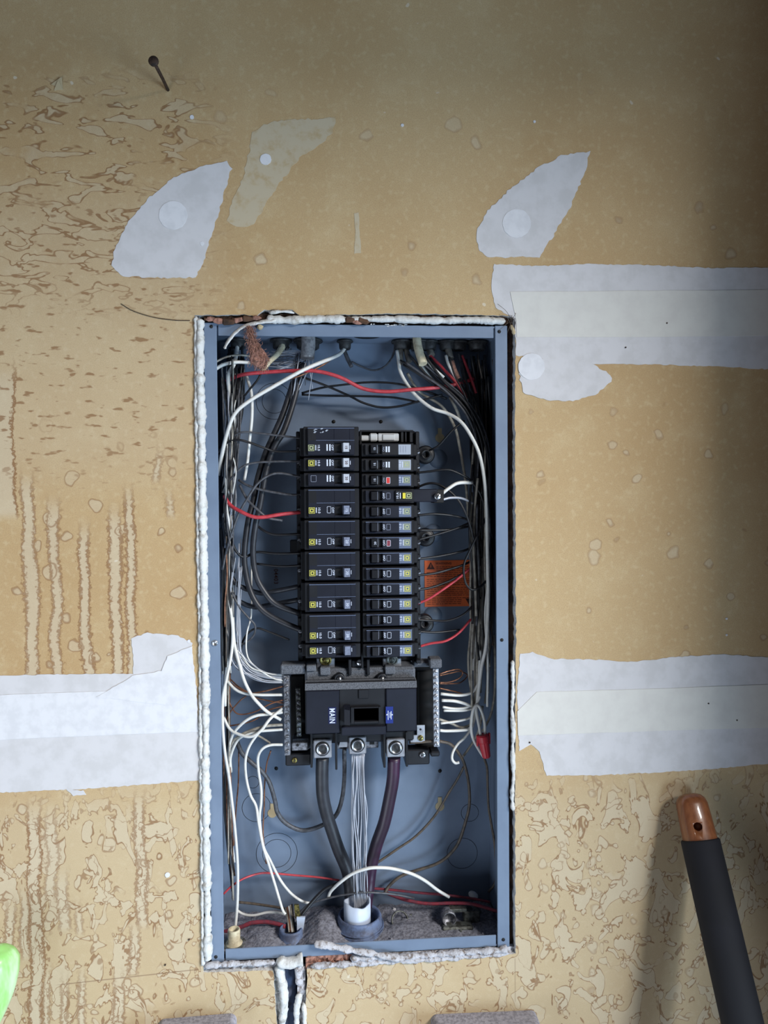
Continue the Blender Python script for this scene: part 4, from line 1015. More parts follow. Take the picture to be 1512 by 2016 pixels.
# ---- bottom
wire('red_wire', [(440,1760,60),(458,1743,62),(481,1729,68),(509,1720,76),(532,1719,80),(578,1723,84),(625,1727,86),(668,1733,88)], 4, R, 'thin red wire bowing across the lower left of the back plate')
wire('red_wire', [(722,1748,88),(773,1752,84),(819,1757,78),(877,1762,72),(930,1769,66),(965,1776,62)], 5, 'w_redd', 'dusty red wire crossing the lower right, upper of two')
wire('red_wire', [(758,1757,84),(796,1771,74),(842,1779,66),(888,1778,60),(930,1780,52),(985,1796,40)], 6.5, 'w_redd', 'dusty red wire crossing the lower right, lower of two')
wire('red_wire', [(436,1836,60),(472,1826,56),(495,1817,54),(523,1815,52),(546,1819,48),(562,1824,44)], 8, 'w_redd', 'dusty red wire on the floor of the panel at lower left')
wire('white_wire', [(646,1768,62),(652,1754,58),(671,1736,48),(694,1720,42),(719,1711,38),(740,1708,38),(773,1710,42),(810,1720,48),(837,1734,54),(861,1752,62),(884,1766,66)], 6.4, H, 'white wire arching over the big conduit')
wire('black_wire', [(584,1820,40),(593,1803,42),(615,1775,50),(638,1752,56),(660,1741,58),(680,1732,60)], 7, A, 'black wire climbing out of the small conduit')
wire('grey_wire', [(588,1800,60),(608,1781,62),(648,1768,58),(682,1761,52),(720,1757,46),(770,1760,54),(815,1768,64)], 4, G, 'grey wire lying across the mouth of the big conduit')
wire('white_wire', [(466,1792,70),(480,1800,68),(500,1802,64),(530,1796,60),(560,1800,52),(575,1812,46)], 5, H, 'dirty white wire on the panel floor leading into the small conduit')
wire('brown_wire', [(470,1776,76),(505,1780,74),(545,1786,68),(568,1792,58),(578,1806,46)], 5, 'w_brown', 'brown wire on the panel floor leading into the small conduit')
for k in range(5):
    wire('bundle_wire', [(562+k*3.2, 1788-k*2, 58), (566+k*3, 1808, 46), (569+k*3, 1835, 40)], 3.4, [D, C, H, D, A][k], 'one of the {c} wire ends stuffed into the small conduit', 'wire ends stuffed into the small conduit', n=6)
wire('main_cable', [(635,1490,52),(634,1521,54),(635,1560,58),(640,1590,62),(648,1618,66),(666,1671,72),(683,1712,76),(689,1745,76),(692,1785,70)], 25, 'w_big', 'left thick black service cable below the main breaker', cat='cable', n=16)
wire('main_cable', [(776,1490,52),(774,1530,56),(769,1562,60),(757,1618,66),(741,1664,72),(730,1710,76),(725,1750,74),(720,1785,70)], 25, 'w_purple', 'right thick service cable with purple tint below the main breaker', cat='cable', n=16)
# bare aluminium neutral: one cable of eleven strands
neu = thing('neutral_cable', P(708, 1780, .05), 'bundle of bare aluminium strands dropping from the centre lug into the conduit', 'cable')
for k in range(11):
    tt = k/10; rk = random.Random(k+5); dz = 46+rk.uniform(-5, 9)
    pts = [(693+tt*24, 1484, 52), (692+tt*26+rk.uniform(-3, 3), 1540, dz), (690+tt*31+rk.uniform(-4, 4), 1600, dz), (692+tt*29+rk.uniform(-4, 4), 1670, dz), (696+tt*25+rk.uniform(-2, 2), 1735, dz), (698+tt*24, 1778, 50), (699+tt*22, 1800, 52)]
    MB().tube(spline([P(x, y, z/1000) for x, y, z in pts], 6), pxm(2.5, .05)/2, 7).build('strand', S, neu)
# ---- right: into the right breakers
L = [([(846,886,66),(852,884,62),(865,876,58),(888,850,54),(914,828,56)], 4.4, A, 'black wire from the top mounting ear up to the right bundle'),
     ([(820,931,46),(847,928,44),(870,925,42),(888,926,42),(911,936,44),(925,945,46),(946,973,48),(958,1017,50),(969,1060,56)], 4.6, A, 'black wire from the second right breaker curving down the right side'),
     ([(820,960,46),(842,952,42),(861,953,40),(881,964,38),(900,982,38),(914,1005,38),(925,1033,40),(935,1075,44),(940,1125,50)], 4.6, A, 'black wire looping over the long breaker extension'),
     ([(820,1015,46),(856,1012,48),(900,1017,54),(940,1030,60)], 4.6, A, 'black wire level from the breaker below the yellow button'),
     ([(820,1044,46),(884,1043,54),(930,1035,60)], 4.6, A, 'black wire level from the sixth right breaker'),
     ([(820,1063,46),(830,1061,46),(865,1051,50),(900,1040,54),(925,1029,58)], 4.6, A, 'black wire rising from the breaker marked 20'),
     ([(820,1101,46),(865,1095,52),(911,1085,58),(940,1072,64)], 4.6, A, 'black wire rising just above the orange sticker'),
     ([(818,1133,46),(854,1129,50),(888,1120,55),(915,1111,60),(940,1098,66)], 4.8, A, 'black wire crossing the upper part of the orange sticker'),
     ([(818,1162,46),(847,1157,50),(877,1147,54),(905,1133,58),(930,1118,62)], 4.8, A, 'black wire crossing the orange sticker just above the red one'),
     ([(818,1220,46),(854,1222,50),(881,1222,50),(907,1213,50),(925,1199,50),(946,1176,52)], 4.6, A, 'black wire curving just below the orange sticker'),
     ([(818,1243,46),(861,1245,54),(905,1240,62)], 4.4, A, 'black wire level between the two lowest red and black wires'),
     ([(957,1018,38),(945,1045,36),(935,1063,34),(923,1088,34),(914,1109,34),(913,1129,34),(918,1150,34),(930,1161,35),(946,1155,38),(957,1144,44)], 4.6, A, 'black loop hanging in front of the orange sticker corner')]
for pts, w_, mt_, lb in L: wire('breaker_wire', pts, w_, mt_, lb)
wire('red_wire', [(817,1190,46),(842,1180,46),(870,1162,46),(902,1139,48),(932,1113,54)], 5, R, 'red wire crossing the orange sticker')
wire('red_wire', [(819,1275,46),(847,1267,46),(877,1262,46),(902,1247,48),(923,1224,52),(944,1197,60)], 5, R, 'red wire from the lowest right breaker')
wire('white_wire', [(870,972,30),(884,961,32),(902,951,36),(930,950,44)], 7, H, 'short white wire on the extension screw, upper of two')
wire('bare_wire', [(870,984,30),(888,980,34),(912,982,42),(940,996,54)], 5, S, 'short bare wire on the extension screw, lower of two')
# ---- right: top
wire('white_wire', [(782,690,76),(785,712,70),(788,731,66),(801,756,60),(821,781,54),(851,804,46),(881,814,42),(906,829,32),(926,856,26),(944,895,22),(954,947,20),(958,1005,20),(959,1060,20),(960,1119,20),(961,1165,22),(960,1210,24),(958,1255,28),(955,1282,32),(948,1312,40),(944,1345,48),(939,1389,48)], 7, H, 'long white wire sweeping down the whole right side')
L = [([(828,694,68),(840,708,64),(851,723,62),(874,743,62)], 6, H, 'short white wire beside the cream sheath end'),
     ([(878,700,68),(882,715,64),(888,728,62),(901,753,62)], 6, H, 'short white wire from the third sheath, upper right'),
     ([(828,716,64),(843,738,62),(860,758,62)], 5, H, 'white wire under the cream sheath'),
     ([(886,782,60),(894,797,56),(901,812,56),(906,828,58)], 6, D, 'white wire piece in the dark upper right bundle'),
     ([(802,735,74),(815,758,70),(830,775,70),(870,800,66),(895,840,62),(905,880,62),(912,920,62),(918,960,64),(922,1020,66)], 5.6, D, 'greyish wire behind the long white one, upper right')]
for pts, w_, mt_, lb in L: wire('white_wire', pts, w_, mt_, lb)
wire('red_wire', [(845,698,76),(856,709,70),(868,721,66),(880,734,62),(893,748,60),(906,765,60),(921,784,62)], 6, R, 'red wire slanting down-right at the upper right, left of two')
wire('red_wire', [(910,700,74),(916,715,70),(924,736,66),(931,756,64),(937,774,66)], 5.5, R, 'red wire slanting down at the upper right, right of two')
wire('cream_sheath', [(820,660,66),(823,684,58),(833,717,50)], 17, 'sheath', 'cream cable sheath end at the top right', cat='cable', n=12)
for pts, w_, lb in (([(786,664,84),(788,690,78),(787,716,72)], 12, 'dim sheath leftmost in the row at the top right'),
                ([(798,664,86),(800,690,80),(806,712,74)], 11, 'dim sheath second in the row at the top right'),
                ([(842,664,86),(845,685,80),(850,700,74)], 13, 'dim sheath between the cream one and the copper-filled one'),
                ([(880,664,82),(882,685,76),(887,706,70)], 13, 'dim sheath with white wire hanging, fourth at the top right'),
                ([(902,664,80),(904,672,78),(906,680,76)], 13, 'short dim sheath with black wires, at the top right end')):
    wire('cable_sheath', pts, w_, 'sheath_dim', lb, cat='cable', n=12)
wire('paper_filler', [(889,712,66),(894,726,62),(904,745,60)], 12, 'fluff', 'brown paper filler hanging from a sheath at upper right', cat='cable filler', taper=.6)
rk = random.Random(33)
for k in range(20):
    x0 = rk.choice([790, 802, 826, 834, 848, 884, 906]) + rk.uniform(-4, 4); j = rk.uniform(-1, 1); dep = rk.uniform(46, 80)
    ex = 935+rk.random()*32
    pts = [(x0, 700+rk.uniform(-6, 20), dep+4), (x0+(ex-x0)*.28+j*6, 745+j*8, dep), (x0+(ex-x0)*.62+j*5, 785+j*12, dep-3), (x0+(ex-x0)*.88, 840+j*14, dep-4), (ex, 910+j*20, dep-4), (ex+rk.uniform(-8, 5), 1010, dep-2), (ex+rk.uniform(-12, 4), 1120+rk.uniform(-60, 60), dep)]
    wire('bundle_wire', pts, rk.choice([3.6, 4.4, 5]), [A, A, A, G, A][k % 5], 'one of the {c} wires sweeping into the upper right bundle', 'black wires sweeping into the upper right bundle', n=6)
for k in range(30):
    x = 926+rk.random()*42; dep = rk.uniform(40, 60) if k % 8 in (0, 1, 4, 6) else rk.uniform(44, 84); y0 = rk.uniform(840, 1040) + (40 if k % 2 else 0); y1 = rk.uniform(1200, 1400)
    pts = [(x+rk.uniform(-6, 6), y0+(y1-y0)*i/4, dep+rk.uniform(-4, 4)) for i in range(5)]
    wire('bundle_wire', pts, rk.choice([3.6, 4.6, 5.4]), [D, D, G, A, H, A, D, 'w_brown'][k % 8], 'one of the {c} wires hanging in the middle right bundle', 'wires of the middle right bundle', n=6)
for k in range(34):
    x = 930+rk.random()*42; dep = rk.uniform(76, 98); y0 = rk.uniform(690, 760); y1 = rk.uniform(980, 1250)
    wire('bundle_wire', [(x+rk.uniform(-14, 4), y0, dep-12), (x+rk.uniform(-5, 5), y0+90, dep), (x+rk.uniform(-5, 5), (y0+y1)/2, dep), (945+rk.random()*24, y1, dep)], rk.choice([3.6, 4.6, 5.4]), [A, A, A, 'w_brown'][k % 4], 'one of the {c} wires deep in the right side', 'dark wires deep in the right side', n=6)
# ---- right bar
L = [([(866,1327,46),(884,1321,50),(903,1318,56),(911,1325,60),(903,1336,58),(884,1343,52),(866,1344,46)], 2.8, C, 'copper wire looping back at the top of the right bar'),
     ([(866,1330,47),(884,1326,54),(906,1322,62),(920,1330,70),(906,1344,64),(884,1346,54),(866,1346,47)], 2.4, C, 'second copper loop at the top of the right bar, set behind'),
     ([(866,1355,46),(888,1360,52),(912,1366,62)], 2.8, C, 'copper wire under the copper loops'),
     ([(868,1366,46),(902,1369,48),(923,1366,50),(935,1357,52),(942,1341,52),(944,1313,50),(946,1280,50)], 6, H, 'white wire curving down into the upper right bar'),
     ([(870,1379,44),(893,1380,45),(911,1384,48),(932,1390,52),(942,1380,54)], 6.2, H, 'bright white wire second into the right bar'),
     ([(872,1392,45),(893,1395,47),(914,1394,50),(932,1387,52)], 5, H, 'third white wire into the right bar'),
     ([(874,1399,46),(911,1399,50),(935,1394,54)], 5, H, 'fourth white wire into the right bar, straight'),
     ([(868,1424,46),(900,1420,50),(925,1413,54),(936,1400,56)], 5, H, 'fifth white wire into the right bar, rising'),
     ([(864,1416,48),(888,1424,52),(907,1432,54),(925,1427,54),(935,1410,54),(939,1390,54)], 5.4, D, 'dull wire dipping below the fifth white one at the right bar'),
     ([(866,1438,45),(879,1439,46),(907,1438,48),(923,1435,50),(932,1422,50),(937,1400,50),(938,1385,50)], 6, H, 'lowest white wire into the right bar'),
     ([(936,1400,60),(930,1430,60),(915,1452,58),(902,1464,54),(892,1480,50),(890,1494,48),(896,1502,48),(904,1501,48)], 5.4, H, 'white wire ending in a hook below the right bar'),
     ([(950,1390,66),(945,1430,66),(935,1455,66),(922,1475,66),(911,1490,66)], 5, D, 'dull white wire slanting down-left behind the hook'),
     ([(972,1250,60),(975,1310,60),(973,1370,60),(965,1410,62),(950,1440,64)], 5, D, 'dull white wire bowing along the right flange'),
     ([(929,1180,58),(926,1250,58),(922,1300,58),(926,1350,58),(934,1395,56)], 5, D, 'dull white wire hanging in front of the right bundle'),
     ([(932,1200,64),(940,1260,62),(952,1295,60),(960,1330,60),(955,1385,60)], 5, D, 'dull wire crossing behind the long right white one')]
for pts, w_, mt_, lb in L: wire('bar_wire', pts, w_, mt_, lb)
wire('white_wire', [(947,1452,40),(943,1428,42),(938,1403,44),(938,1388,46),(945,1370,48)], 6, H, 'white wire straight into the red wire nut, left leg')
wire('white_wire', [(955,1452,40),(954,1422,42),(948,1400,44),(940,1388,44),(932,1397,44),(928,1417,44),(928,1440,44),(933,1458,44),(944,1478,46),(952,1490,50)], 6, H, 'white wire looping from the red wire nut around to the left')
wire('brown_cable', [(864,1459,46),(888,1466,52),(907,1489,58),(916,1510,62),(923,1545,68),(924,1585,72),(916,1620,76),(902,1660,80),(881,1686,82),(856,1702,84),(819,1714,86),(789,1725,86),(768,1742,84),(757,1758,80)], 6.2, 'w_brown', 'brown cable bowing from the right bar down to the big conduit', cat='cable')
wire('brown_wire', [(914,1508,66),(900,1535,72),(884,1560,78),(856,1606,84),(819,1646,88),(780,1673,88),(745,1697,86),(728,1706,84)], 5, 'w_brown', 'dark brown wire slanting straight across the lower right back plate')
wire('brown_wire', [(953,1492,48),(959,1512,54),(960,1545,58),(962,1589,62),(967,1620,66),(974,1664,70),(976,1704,72),(974,1738,74),(962,1756,76)], 5, 'w_brown', 'brown wire from the wire nut down the lower right side')
wire('ground_tail', [(806,1462,52),(826,1461,50),(852,1459,48)], 6, 'w_brown', 'short brown wire between the bonding strap and the right bar')
# red wire nut
wn = thing('wire_nut', P(955, 1492, .04), 'red plastic wire nut hanging at the lower right', 'wire nut')
a_, b2 = P(950, 1446, .040), P(958, 1491, .040); ax = (b2-a_).normalized(); Ln = (b2-a_).length
mb = MB(); n = 24; v = []; prof = [(0,.0066),(.06,.0078),(.30,.0074),(.34,.0068),(.75,.0058),(.95,.0054),(1,.0046)]
u = Vector((0,-1,0)); w_ = ax.cross(u).normalized()
for h, r in prof:
    for k in range(n):
        a = 2*math.pi*k/n; rr_ = r*(1-(.07 if (k % 4 == 0 and .33 < h < .96) else 0))
        v.append(a_ + ax*h*Ln + (u*math.cos(a)+w_*math.sin(a))*rr_)
f = [(i*n+k, i*n+(k+1) % n, (i+1)*n+(k+1) % n, (i+1)*n+k) for i in range(len(prof)-1) for k in range(n)] + [tuple(range(n)), tuple((len(prof)-1)*n+k for k in range(n))]
mb.add(v, f).build('shell', 'wirenut', wn)
mb = MB()
for s in (-1, 1):
    c_ = a_ + ax*Ln*.2 + w_*s*.0078
    mb.box(c_.x-.0012, c_.x+.0012, c_.y-.0022, c_.y+.0022, c_.z-.0075, c_.z+.0065, .0006)
mb.build('wing', 'wirenut', wn)

# ================================================================ fittings on the panel floor
zf = TZ-FH+.003
def onfloor(px, py, d): q = P(px, py, d); return Vector((q.x, d, zf))
# big conduit hub with grey pipe inside
c0 = onfloor(708, 1835, .050); hub = thing('conduit_hub', c0, 'large grey-blue conduit hub with pale pipe on the panel floor', 'conduit')
MB().lathe(c0, (0,0,1), [(0,.031),(.004,.031),(.005,.0295),(.009,.0295),(.0095,.0285),(.018,.0285),(.0205,.0272),(.021,.0255),(.018,.0240),(.002,.0240),(.0015,.00001)], 40).build('hub_ring', 'conduit', hub)
for h in (.0045, .008):
    pts = [c0+Vector((.0306*math.cos(a*math.pi/20), .0306*math.sin(a*math.pi/20), h)) for a in range(41)]
    MB().tube(pts, .0009, 6, caps=False).build('thread_ridge', 'conduit', hub)
cp = c0 + Vector((-.003, -.004, 0))
n = 36; v = []; f = []
prf = lambda a: .040 + .0016*math.sin(2*a+.5) + .0005*math.sin(7*a)
for ri in (.0172, .0152):
    for h in (0, 1):
        for k in range(n):
            a = 2*math.pi*k/n; v.append(cp+Vector((ri*math.cos(a), ri*math.sin(a), .003 if h == 0 else prf(a))))
q_ = lambda l, k: l*n+k % n
for k in range(n): f += [(q_(0,k), q_(0,k+1), q_(1,k+1), q_(1,k)), (q_(2,k), q_(3,k), q_(3,k+1), q_(2,k+1)), (q_(1,k), q_(1,k+1), q_(3,k+1), q_(3,k)), (q_(0,k), q_(2,k), q_(2,k+1), q_(0,k+1))]
MB().add(v, f, True).build('pale_pipe', 'pvc', hub, 'pale cut pipe end inside the hub')
# small conduit with white scrap and yellow bit
c1 = onfloor(573, 1850, .036); sm = thing('small_conduit', c1, 'small grey conduit stuffed with wires on the panel floor, left of the hub', 'conduit')
MB().lathe(c1, (0,0,1), [(0,.0175),(.003,.0175),(.0036,.0150),(.013,.0150),(.0155,.0142),(.0155,.0124),(.002,.0120),(.002,.00001)], 28).build('conduit_ring', 'conduit', sm)
p = [W(584,1806,.034), W(601,1806,.034), W(596,1838,.036), W(585,1838,.036)]
MB().add([tuple(q) for q in p]+[(q.x, q.y+.003, q.z) for q in p], [(0,1,2,3),(7,6,5,4),(0,4,5,1),(1,5,6,2),(2,6,7,3),(3,7,4,0)]).build('white_scrap', 'pvc', sm, 'white plastic scrap')
p = [W(579,1782,.036), W(588,1782,.036), W(592,1808,.036), W(581,1808,.036)]
MB().add([tuple(q) for q in p]+[(q.x, q.y+.003, q.z) for q in p], [(0,1,2,3),(7,6,5,4),(0,4,5,1),(1,5,6,2),(2,6,7,3),(3,7,4,0)]).build('brass_bit', 'brass', sm, 'yellowish bent metal bit')
# corner connector lower left
c2 = onfloor(461, 1868, .030); cc = thing('corner_connector', c2, 'cream cable connector in the lower left corner of the panel', 'cable connector')
MB().lathe(c2, (0,0,1), [(0,.0105),(.004,.0105),(.0045,.0075),(.020,.0078),(.0215,.007),(.0215,.006),(.004,.0058),(.004,.00001)], 20).build('connector_sleeve', 'sheath', cc)
MB().lathe(c2, (0,0,1), [(0,.0150),(.0035,.0150),(.0035,.0108),(0,.0108)], 20).build('locknut', 'zinc', cc)
# clamp connector with screw tube lower right
c3 = onfloor(895, 1842, .040); cl = thing('clamp_connector', c3, 'grey metal clamp connector lying in the lower right corner', 'cable connector')
q = rect(870, 1823, 931, 1842, .040); MB().box(q[0], q[1], .036, .052, q[2], q[3], .002).build('clamp_saddle', 'zinc', cl)
q = rect(912, 1791, 944, 1820, .055); MB().box(q[0], q[1], .050, .066, q[2], q[3], .0015).build('clamp_block', 'zinc', cl)
q = rect(884, 1786, 918, 1793, .055); MB().box(q[0], q[1], .050, .062, q[2], q[3], .0008).build('clamp_strap', 'zinc', cl)
cq = P(884, 1808, .046); MB().lathe(cq, (0,-1,0), [(-.012,.0092),(.003,.0092),(.003,.0080),(-.004,.0078),(-.004,.00001)], 24).build('screw_tube', 'alu_dull', cl)
for k in range(4):
    q = rect(931+k*3, 1826+k*2, 933+k*3, 1840, .038); MB().box(q[0], q[1], .034, .042, q[2], q[3], .0004).build('screw_thread', 'alu', cl)
# loose locknuts and bits
def locknut(x, y, d, r, tilt, label):
    c_ = P(x, y, d); ax = Vector((math.sin(tilt)*.4, -math.cos(tilt), math.sin(tilt)))
    mb = MB(); mb.lathe(c_, ax, [(-.0016,r),(.0016,r),(.0016,r*.86),(-.0016,r*.86),(-.0016,r)], 26)
    return tag(mb.build('locknut', 'zinc'), label, 'locknut')
locknut(787, 1812, .055, .0115, .5, 'loose thin ring locknut beside the big hub')
locknut(968, 1826, .055, .0120, .9, 'loose locknut in the dark lower right corner')
locknut(817, 1834, .050, .0130, 1.2, 'locknut half buried in dust right of the big hub')
locknut(570, 1842, .060, .0135, 1.5, 'locknut behind the small conduit')
mb = MB(); c_ = P(932, 1762, .072)
mb.lathe(c_, (.3,-.3,.9), [(-.0012,.004),(-.0008,.007),(.0006,.0066),(.0022,.004),(.003,.00001)], 14)
tag(mb.build('white_bushing', 'caulk'), 'small white plastic disc lying by the red wires at lower right', 'bushing')
# connectors along the top
for k, (x, r, lb) in enumerate(((553,.014,'grey connector holding the cream sheath at the top left'), (606,.019,'wide grey connector over the smoky sheath'), (468,.012,'small connector in the top left corner'),
        (679,.010,'small connector over the grey cable stub'), (792,.014,'leftmost connector in the top right row'), (824,.014,'connector over the cream sheath at the top right'),
        (845,.012,'connector third in the top right row'), (881,.013,'connector fourth in the top right row'), (904,.012,'connector fifth in the top right row'), (940,.014,'empty dusty connector at the far top right'))):
    c_ = Vector((P(x, 664, .078).x, .080, TZ+FH-.0032))
    r *= .8
    ct = thing('top_connector', c_, lb, 'cable connector', 'connectors along the top of the panel')
    MB().lathe(c_, (0,0,-1), [(0,r*1.15),(.0035,r*1.15),(.0035,r),(.011,r*.95),(.0125,r*.8),(.0125,r*.62),(.002,r*.6),(.002,.00001)], 20).build('connector_body', 'zinc_shaded', ct)  # shade under the panel top is painted in by the darkened zinc
    pts = [c_+Vector((r*1.2*math.cos(a*math.pi/12), r*1.2*math.sin(a*math.pi/12), -.002)) for a in range(25)]
    MB().tube(pts, .0014, 6, caps=False).build('locknut', 'zinc_shaded', ct)
# dust and dirt heaped on the floor of the panel
rd = random.Random(8); nx, ny = 120, 34; v = []; f = []
from mathutils import noise as mn
for j in range(ny):
    for i in range(nx):
        x = -FW+.005+(2*FW-.010)*i/(nx-1); y = .008+(DB-.010)*j/(ny-1)
        h = .0015+.004*max(0, mn.noise(Vector((x*40, y*40, 1))))+.0022*mn.noise(Vector((x*160, y*160, 4)))+.0012*mn.noise(Vector((x*420, y*420, 2)))
        h += .019*math.exp(-((x+.048)**2/.0005+(y-.05)**2/.0016)) + .009*math.exp(-((x+.118)**2/.0005+(y-.04)**2/.001)) + .006*math.exp(-((x-.06)**2/.0006+(y-.05)**2/.001))
        v.append((x, y, zf+max(.0002, h)))
f = [(j*nx+i, j*nx+i+1, (j+1)*nx+i+1, (j+1)*nx+i) for j in range(ny-1) for i in range(nx-1)]
du = MB().add(v, f, True).build('dust_layer', 'dust'); tag(du, 'grey dust and plaster dirt covering the floor of the panel', 'dust'); du['kind'] = 'stuff'
for k in range(26):
    px = rd.uniform(470, 960); dep = rd.uniform(.02, .09); c_ = P(px, 1840, dep); r = rd.uniform(.0012, .0034)
    mb = MB(); mb.lathe((c_.x, dep, zf+.002+r*.5), (rd.uniform(-1,1), rd.uniform(-1,1), 1), [(-r,.0001),(-r*.5,r*rd.uniform(.7,1.2)),(r*.3,r*rd.uniform(.7,1.2)),(r,.0001)], 6, smooth=False)
    tag(mb.build('plaster_crumb', ['caulk_dirty', 'zinc', 'dust'][k % 3]), 'small grey crumb of debris on the panel floor', 'debris', 'crumbs on the panel floor')
# brown insulation fluff at the top left
fl_ = thing('insulation_tuft', P(505, 720, .03), 'tuft of brown fibrous insulation hanging at the top left of the panel', 'insulation')
sk = [(490,644,-6,7),(494,652,-5,9),(493,662,-3,6),(499,672,0,9),(503,686,4,17),(508,699,8,25),(512,709,11,27),(515,718,15,14),(514,723,18,4)]
pts = spline([P(x, y, d/1000) for x, y, d, r in sk], 6); rr_ = []
for i in range(len(pts)):
    t_ = i/6; a = int(min(t_, len(sk)-2)); rr_.append(.5*pxm(sk[a][3]+(sk[min(a+1, len(sk)-1)][3]-sk[a][3])*(t_-a))*1.35)
mb = MB(); mb.tube(pts, rr_, 28, squash=.6)
for i, p in enumerate(mb.v):
    q = Vector(p); d_ = mn.noise(q*150)*.0040+mn.noise(q*420)*.0026+mn.noise(q*1100)*.0012; mb.v[i] = (q.x+d_, q.y+mn.noise(q*300+Vector((5,0,0)))*.003, q.z-d_*.6)
mb.sm = [False]*len(mb.sm)
mb.build('fluff_body', 'fluff', fl_)
fb = MB(); rf = random.Random(3)
for k in range(700):
    i = rf.randrange(1, len(pts)-2); p = pts[i]; r = rr_[i]; a = rf.uniform(0, 6.28)
    q = p+Vector((math.cos(a)*r*.95, -abs(math.sin(a))*r*.7, rf.uniform(-.002, .002)))
    dr = Vector((rf.uniform(-1,1)*.0055, rf.uniform(-.003,.002), rf.uniform(-.011,.006)))
    fb.tube(spline([q, q+dr*.5+Vector((rf.uniform(-.002,.002), rf.uniform(-.002,.001), 0)), q+dr], 3), .00022, 3, caps=False)
fo = fb.build('fibres', 'fluff', fl_); fo['kind'] = 'stuff'
ck = thing('insulation_crumb', P(512, 643, .0), 'small pale crumb resting on the top flange by the brown fluff', 'debris')
MB().lathe(P(512, 644, -.0005), (1,.2,.3), [(-.004,.0002),(-.002,.003),(.001,.0034),(.004,.0005)], 8, smooth=False).build('crumb', 'tan', ck)

# ================================================================ things on the wall
# nail standing straight out of the drywall
na = thing('nail', P(332, 180), 'rusty nail sticking out of the wall at the upper left', 'nail')
n0 = P(332, 180, .004); n1 = P(303, 122, -.066)
axn = (n1-n0).normalized()
MB().tube([n0, n0.lerp(n1, .5)+Vector((.0006,0,-.0004)), n1], [.0019, .0019, .0021], 10).build('shank', 'rust', na)
MB().lathe(n1-axn*.001, axn, [(0,.0022),(.0012,.0052),(.0030,.0056),(.0040,.0046),(.0042,.00001)], 16).build('head', 'rust', na)
# hair on the wall
tag(MB().tube(spline([P(x, y, -.0008) for x, y in ((238,598),(262,612),(300,624),(340,630),(374,631))], 6), .0004, 5).build('dark_hair', 'rust'), 'thin dark hair stuck to the wall left of the panel corner', 'hair')
# pipe in the slot under the panel
pi = thing('conduit_pipe', P(567, 2150, .022), 'grey-blue conduit running down in the slot below the panel', 'conduit')
cx_ = P(568, 1960, .016)
MB().tube([Vector((cx_.x, .0235, z)) for z in (.75, .9, ZC-FH-.001)], .0112, 20).build('pipe', 'conduit', pi)
# wooden tool handle with black grip leaning on the wall, its foot on the floor
top, gs = P(1363, 1572, -.020), P(1378, 1652, -.036)
low_ = P(1462, 2016, -.108)
dirv = (low_-gs).normalized()
foot = gs + dirv*((gs.z-.0)/-dirv.z)
hd = thing('tool_handle', foot, 'long tool handle with wooden end and black grip leaning at lower right', 'tool handle')
u = Vector((1,0,0)); u = (u-dirv*u.dot(dirv)).normalized(); w_ = dirv.cross(u)
def hsweep(stations, name, mat, n=28, ex=2.0):
    v = []
    for t_, a_r, b_r in stations:
        c_ = gs+dirv*t_
        for k in range(n):
            a = 2*math.pi*k/n; ca, sa = math.cos(a), math.sin(a)
            ca = math.copysign(abs(ca)**(2/ex), ca); sa = math.copysign(abs(sa)**(2/ex), sa)
            v.append(c_+u*ca*a_r+w_*sa*b_r)
    f = [(i*n+k, i*n+(k+1) % n, (i+1)*n+(k+1) % n, (i+1)*n+k) for i in range(len(stations)-1) for k in range(n)]
    f += [tuple(range(n)), tuple((len(stations)-1)*n+k for k in range(n))]
    mb = MB(); mb.add(v, f, True); return mb
Lw = .052
wd = hsweep([(-Lw,.006,.005),(-Lw+.002,.0125,.010),(-Lw+.006,.0165,.0135),(-Lw+.012,.0185,.0155),(-.02,.0192,.0170),(0,.0196,.0180),(.02,.0196,.0180)], 'w', None, 32, 2.4).build('wooden_end', 'wood', hd, 'varnished wooden end with a hanging hole')
for p_ in wd.data.polygons[-2:]: p_.use_smooth = False
hc = gs - dirv*.015 + Vector((.001, 0, 0))
cut = MB(); nrm = (Vector(CAMP)-hc).normalized(); nrm = (nrm-dirv*nrm.dot(dirv)*1.0).normalized()
cut.lathe(hc, nrm, [(.004,.00001),(.004,.0050),(.05,.0050),(.05,.00001)], 20)
cto = cut.build('cut', 'wood')
bo = wd.modifiers.new('hole', 'BOOLEAN'); bo.operation = 'DIFFERENCE'; bo.object = cto; bo.solver = 'EXACT'
bpy.context.view_layer.update()
me2 = bpy.data.meshes.new_from_object(wd.evaluated_get(bpy.context.evaluated_depsgraph_get()))
wd.modifiers.clear(); wd.data = me2; bpy.data.objects.remove(cto)
Lg = .62; Lt = (foot-gs).length
hsweep([(0,.0215,.0205),(.0015,.0228,.0218),(.2,.0229,.0219),(Lg-.001,.0229,.0219),(Lg,.021,.020)], 'g', None).build('grip', 'grip', hd, 'black foam grip')
hsweep([(Lg,.0165,.0165),(Lt,.0165,.0165)], 'p', None, 20).build('pole', 'wood', hd)
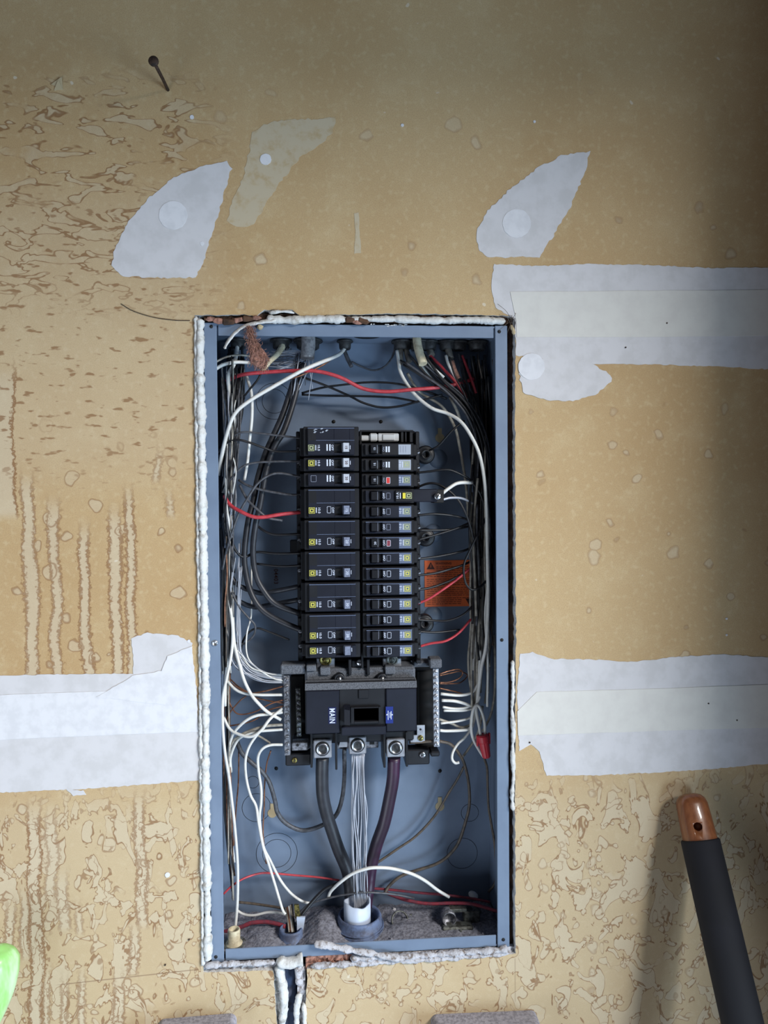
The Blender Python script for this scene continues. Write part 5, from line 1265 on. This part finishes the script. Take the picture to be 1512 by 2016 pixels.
# green plastic handle end at the lower left edge
gp = P(-12, 1905, -.05)
gr = thing('green_handle', Vector((gp.x-.06, -.22, 0)), 'translucent light green plastic handle end at the lower left edge', 'tool handle')
sp = [(-12,1858,2,-.048),(-12,1864,20,-.049),(-12,1876,36,-.05),(-11,1895,46,-.052),(-12,1920,46,-.054),(-18,1955,43,-.058),(-28,1990,38,-.063),(-42,2030,32,-.07),(-60,2090,26,-.08)]
pp = spline([P(x, y, d) for x, y, r, d in sp], 4); rr2 = []
for i in range(len(pp)):
    t_ = i/4; a = int(min(t_, len(sp)-2)); rr2.append(pxm(sp[a][2]+(sp[a+1][2]-sp[a][2])*(t_-a), -.05))
MB().tube(pp, rr2, 24, squash=.7).build('rounded_end', 'green', gr)
e0 = pp[-1]; MB().tube([e0, Vector((e0.x-.03, -.16, .45)), Vector((gp.x-.06, -.22, 0))], [rr2[-1], .011, .011], 16).build('stem', 'green', gr)
# dusty boxes fixed to the wall at the bottom edge
def wallbox(x0p, x1p, yp, depth, label, tiltpx, seed):
    a, b_ = P(x0p, yp, 0), P(x1p, yp-tiltpx, 0); h = .115
    bx = thing('wall_box', ((a.x+b_.x)/2, 0, a.z-h), label, 'wall box', 'dusty wall boxes at the bottom edge')
    r = .008
    prof = []
    tl, tr = a.z, b_.z
    poly = [(a.x, a.z-h), (b_.x, b_.z-h)]
    for k in range(7): t_ = k/6*math.pi/2; poly.append((b_.x-r+r*math.cos(t_), b_.z-r+r*math.sin(t_)))
    for k in range(7): t_ = math.pi/2+k/6*math.pi/2; poly.append((a.x+r+r*math.cos(t_), a.z-r+r*math.sin(t_)))
    MB().plate(poly, -depth, -.0002).build('box_body', 'dusty_grey', bx)
    ins = [(x*1.0+( .003 if x < (a.x+b_.x)/2 else -.003), z-.003) for x, z in poly]
    MB().plate(ins, -depth-.002, -depth).build('cover_plate', 'dusty_grey', bx)
    for s in (.25, .75):
        MB().lathe((a.x+(b_.x-a.x)*s, -depth-.002, a.z-h/2), (0,-1,0), [(0,.004),(.0014,.0036),(.002,.00001)], 12).build('cover_screw', 'steel', bx)
wallbox(312, 466, 2006, .045, 'dusty grey box on the wall at the bottom edge, left of the conduit slot', 12, 1)
wallbox(848, 1056, 1997, .045, 'dusty grey box on the wall at the bottom edge, right of the conduit slot', 9, 2)
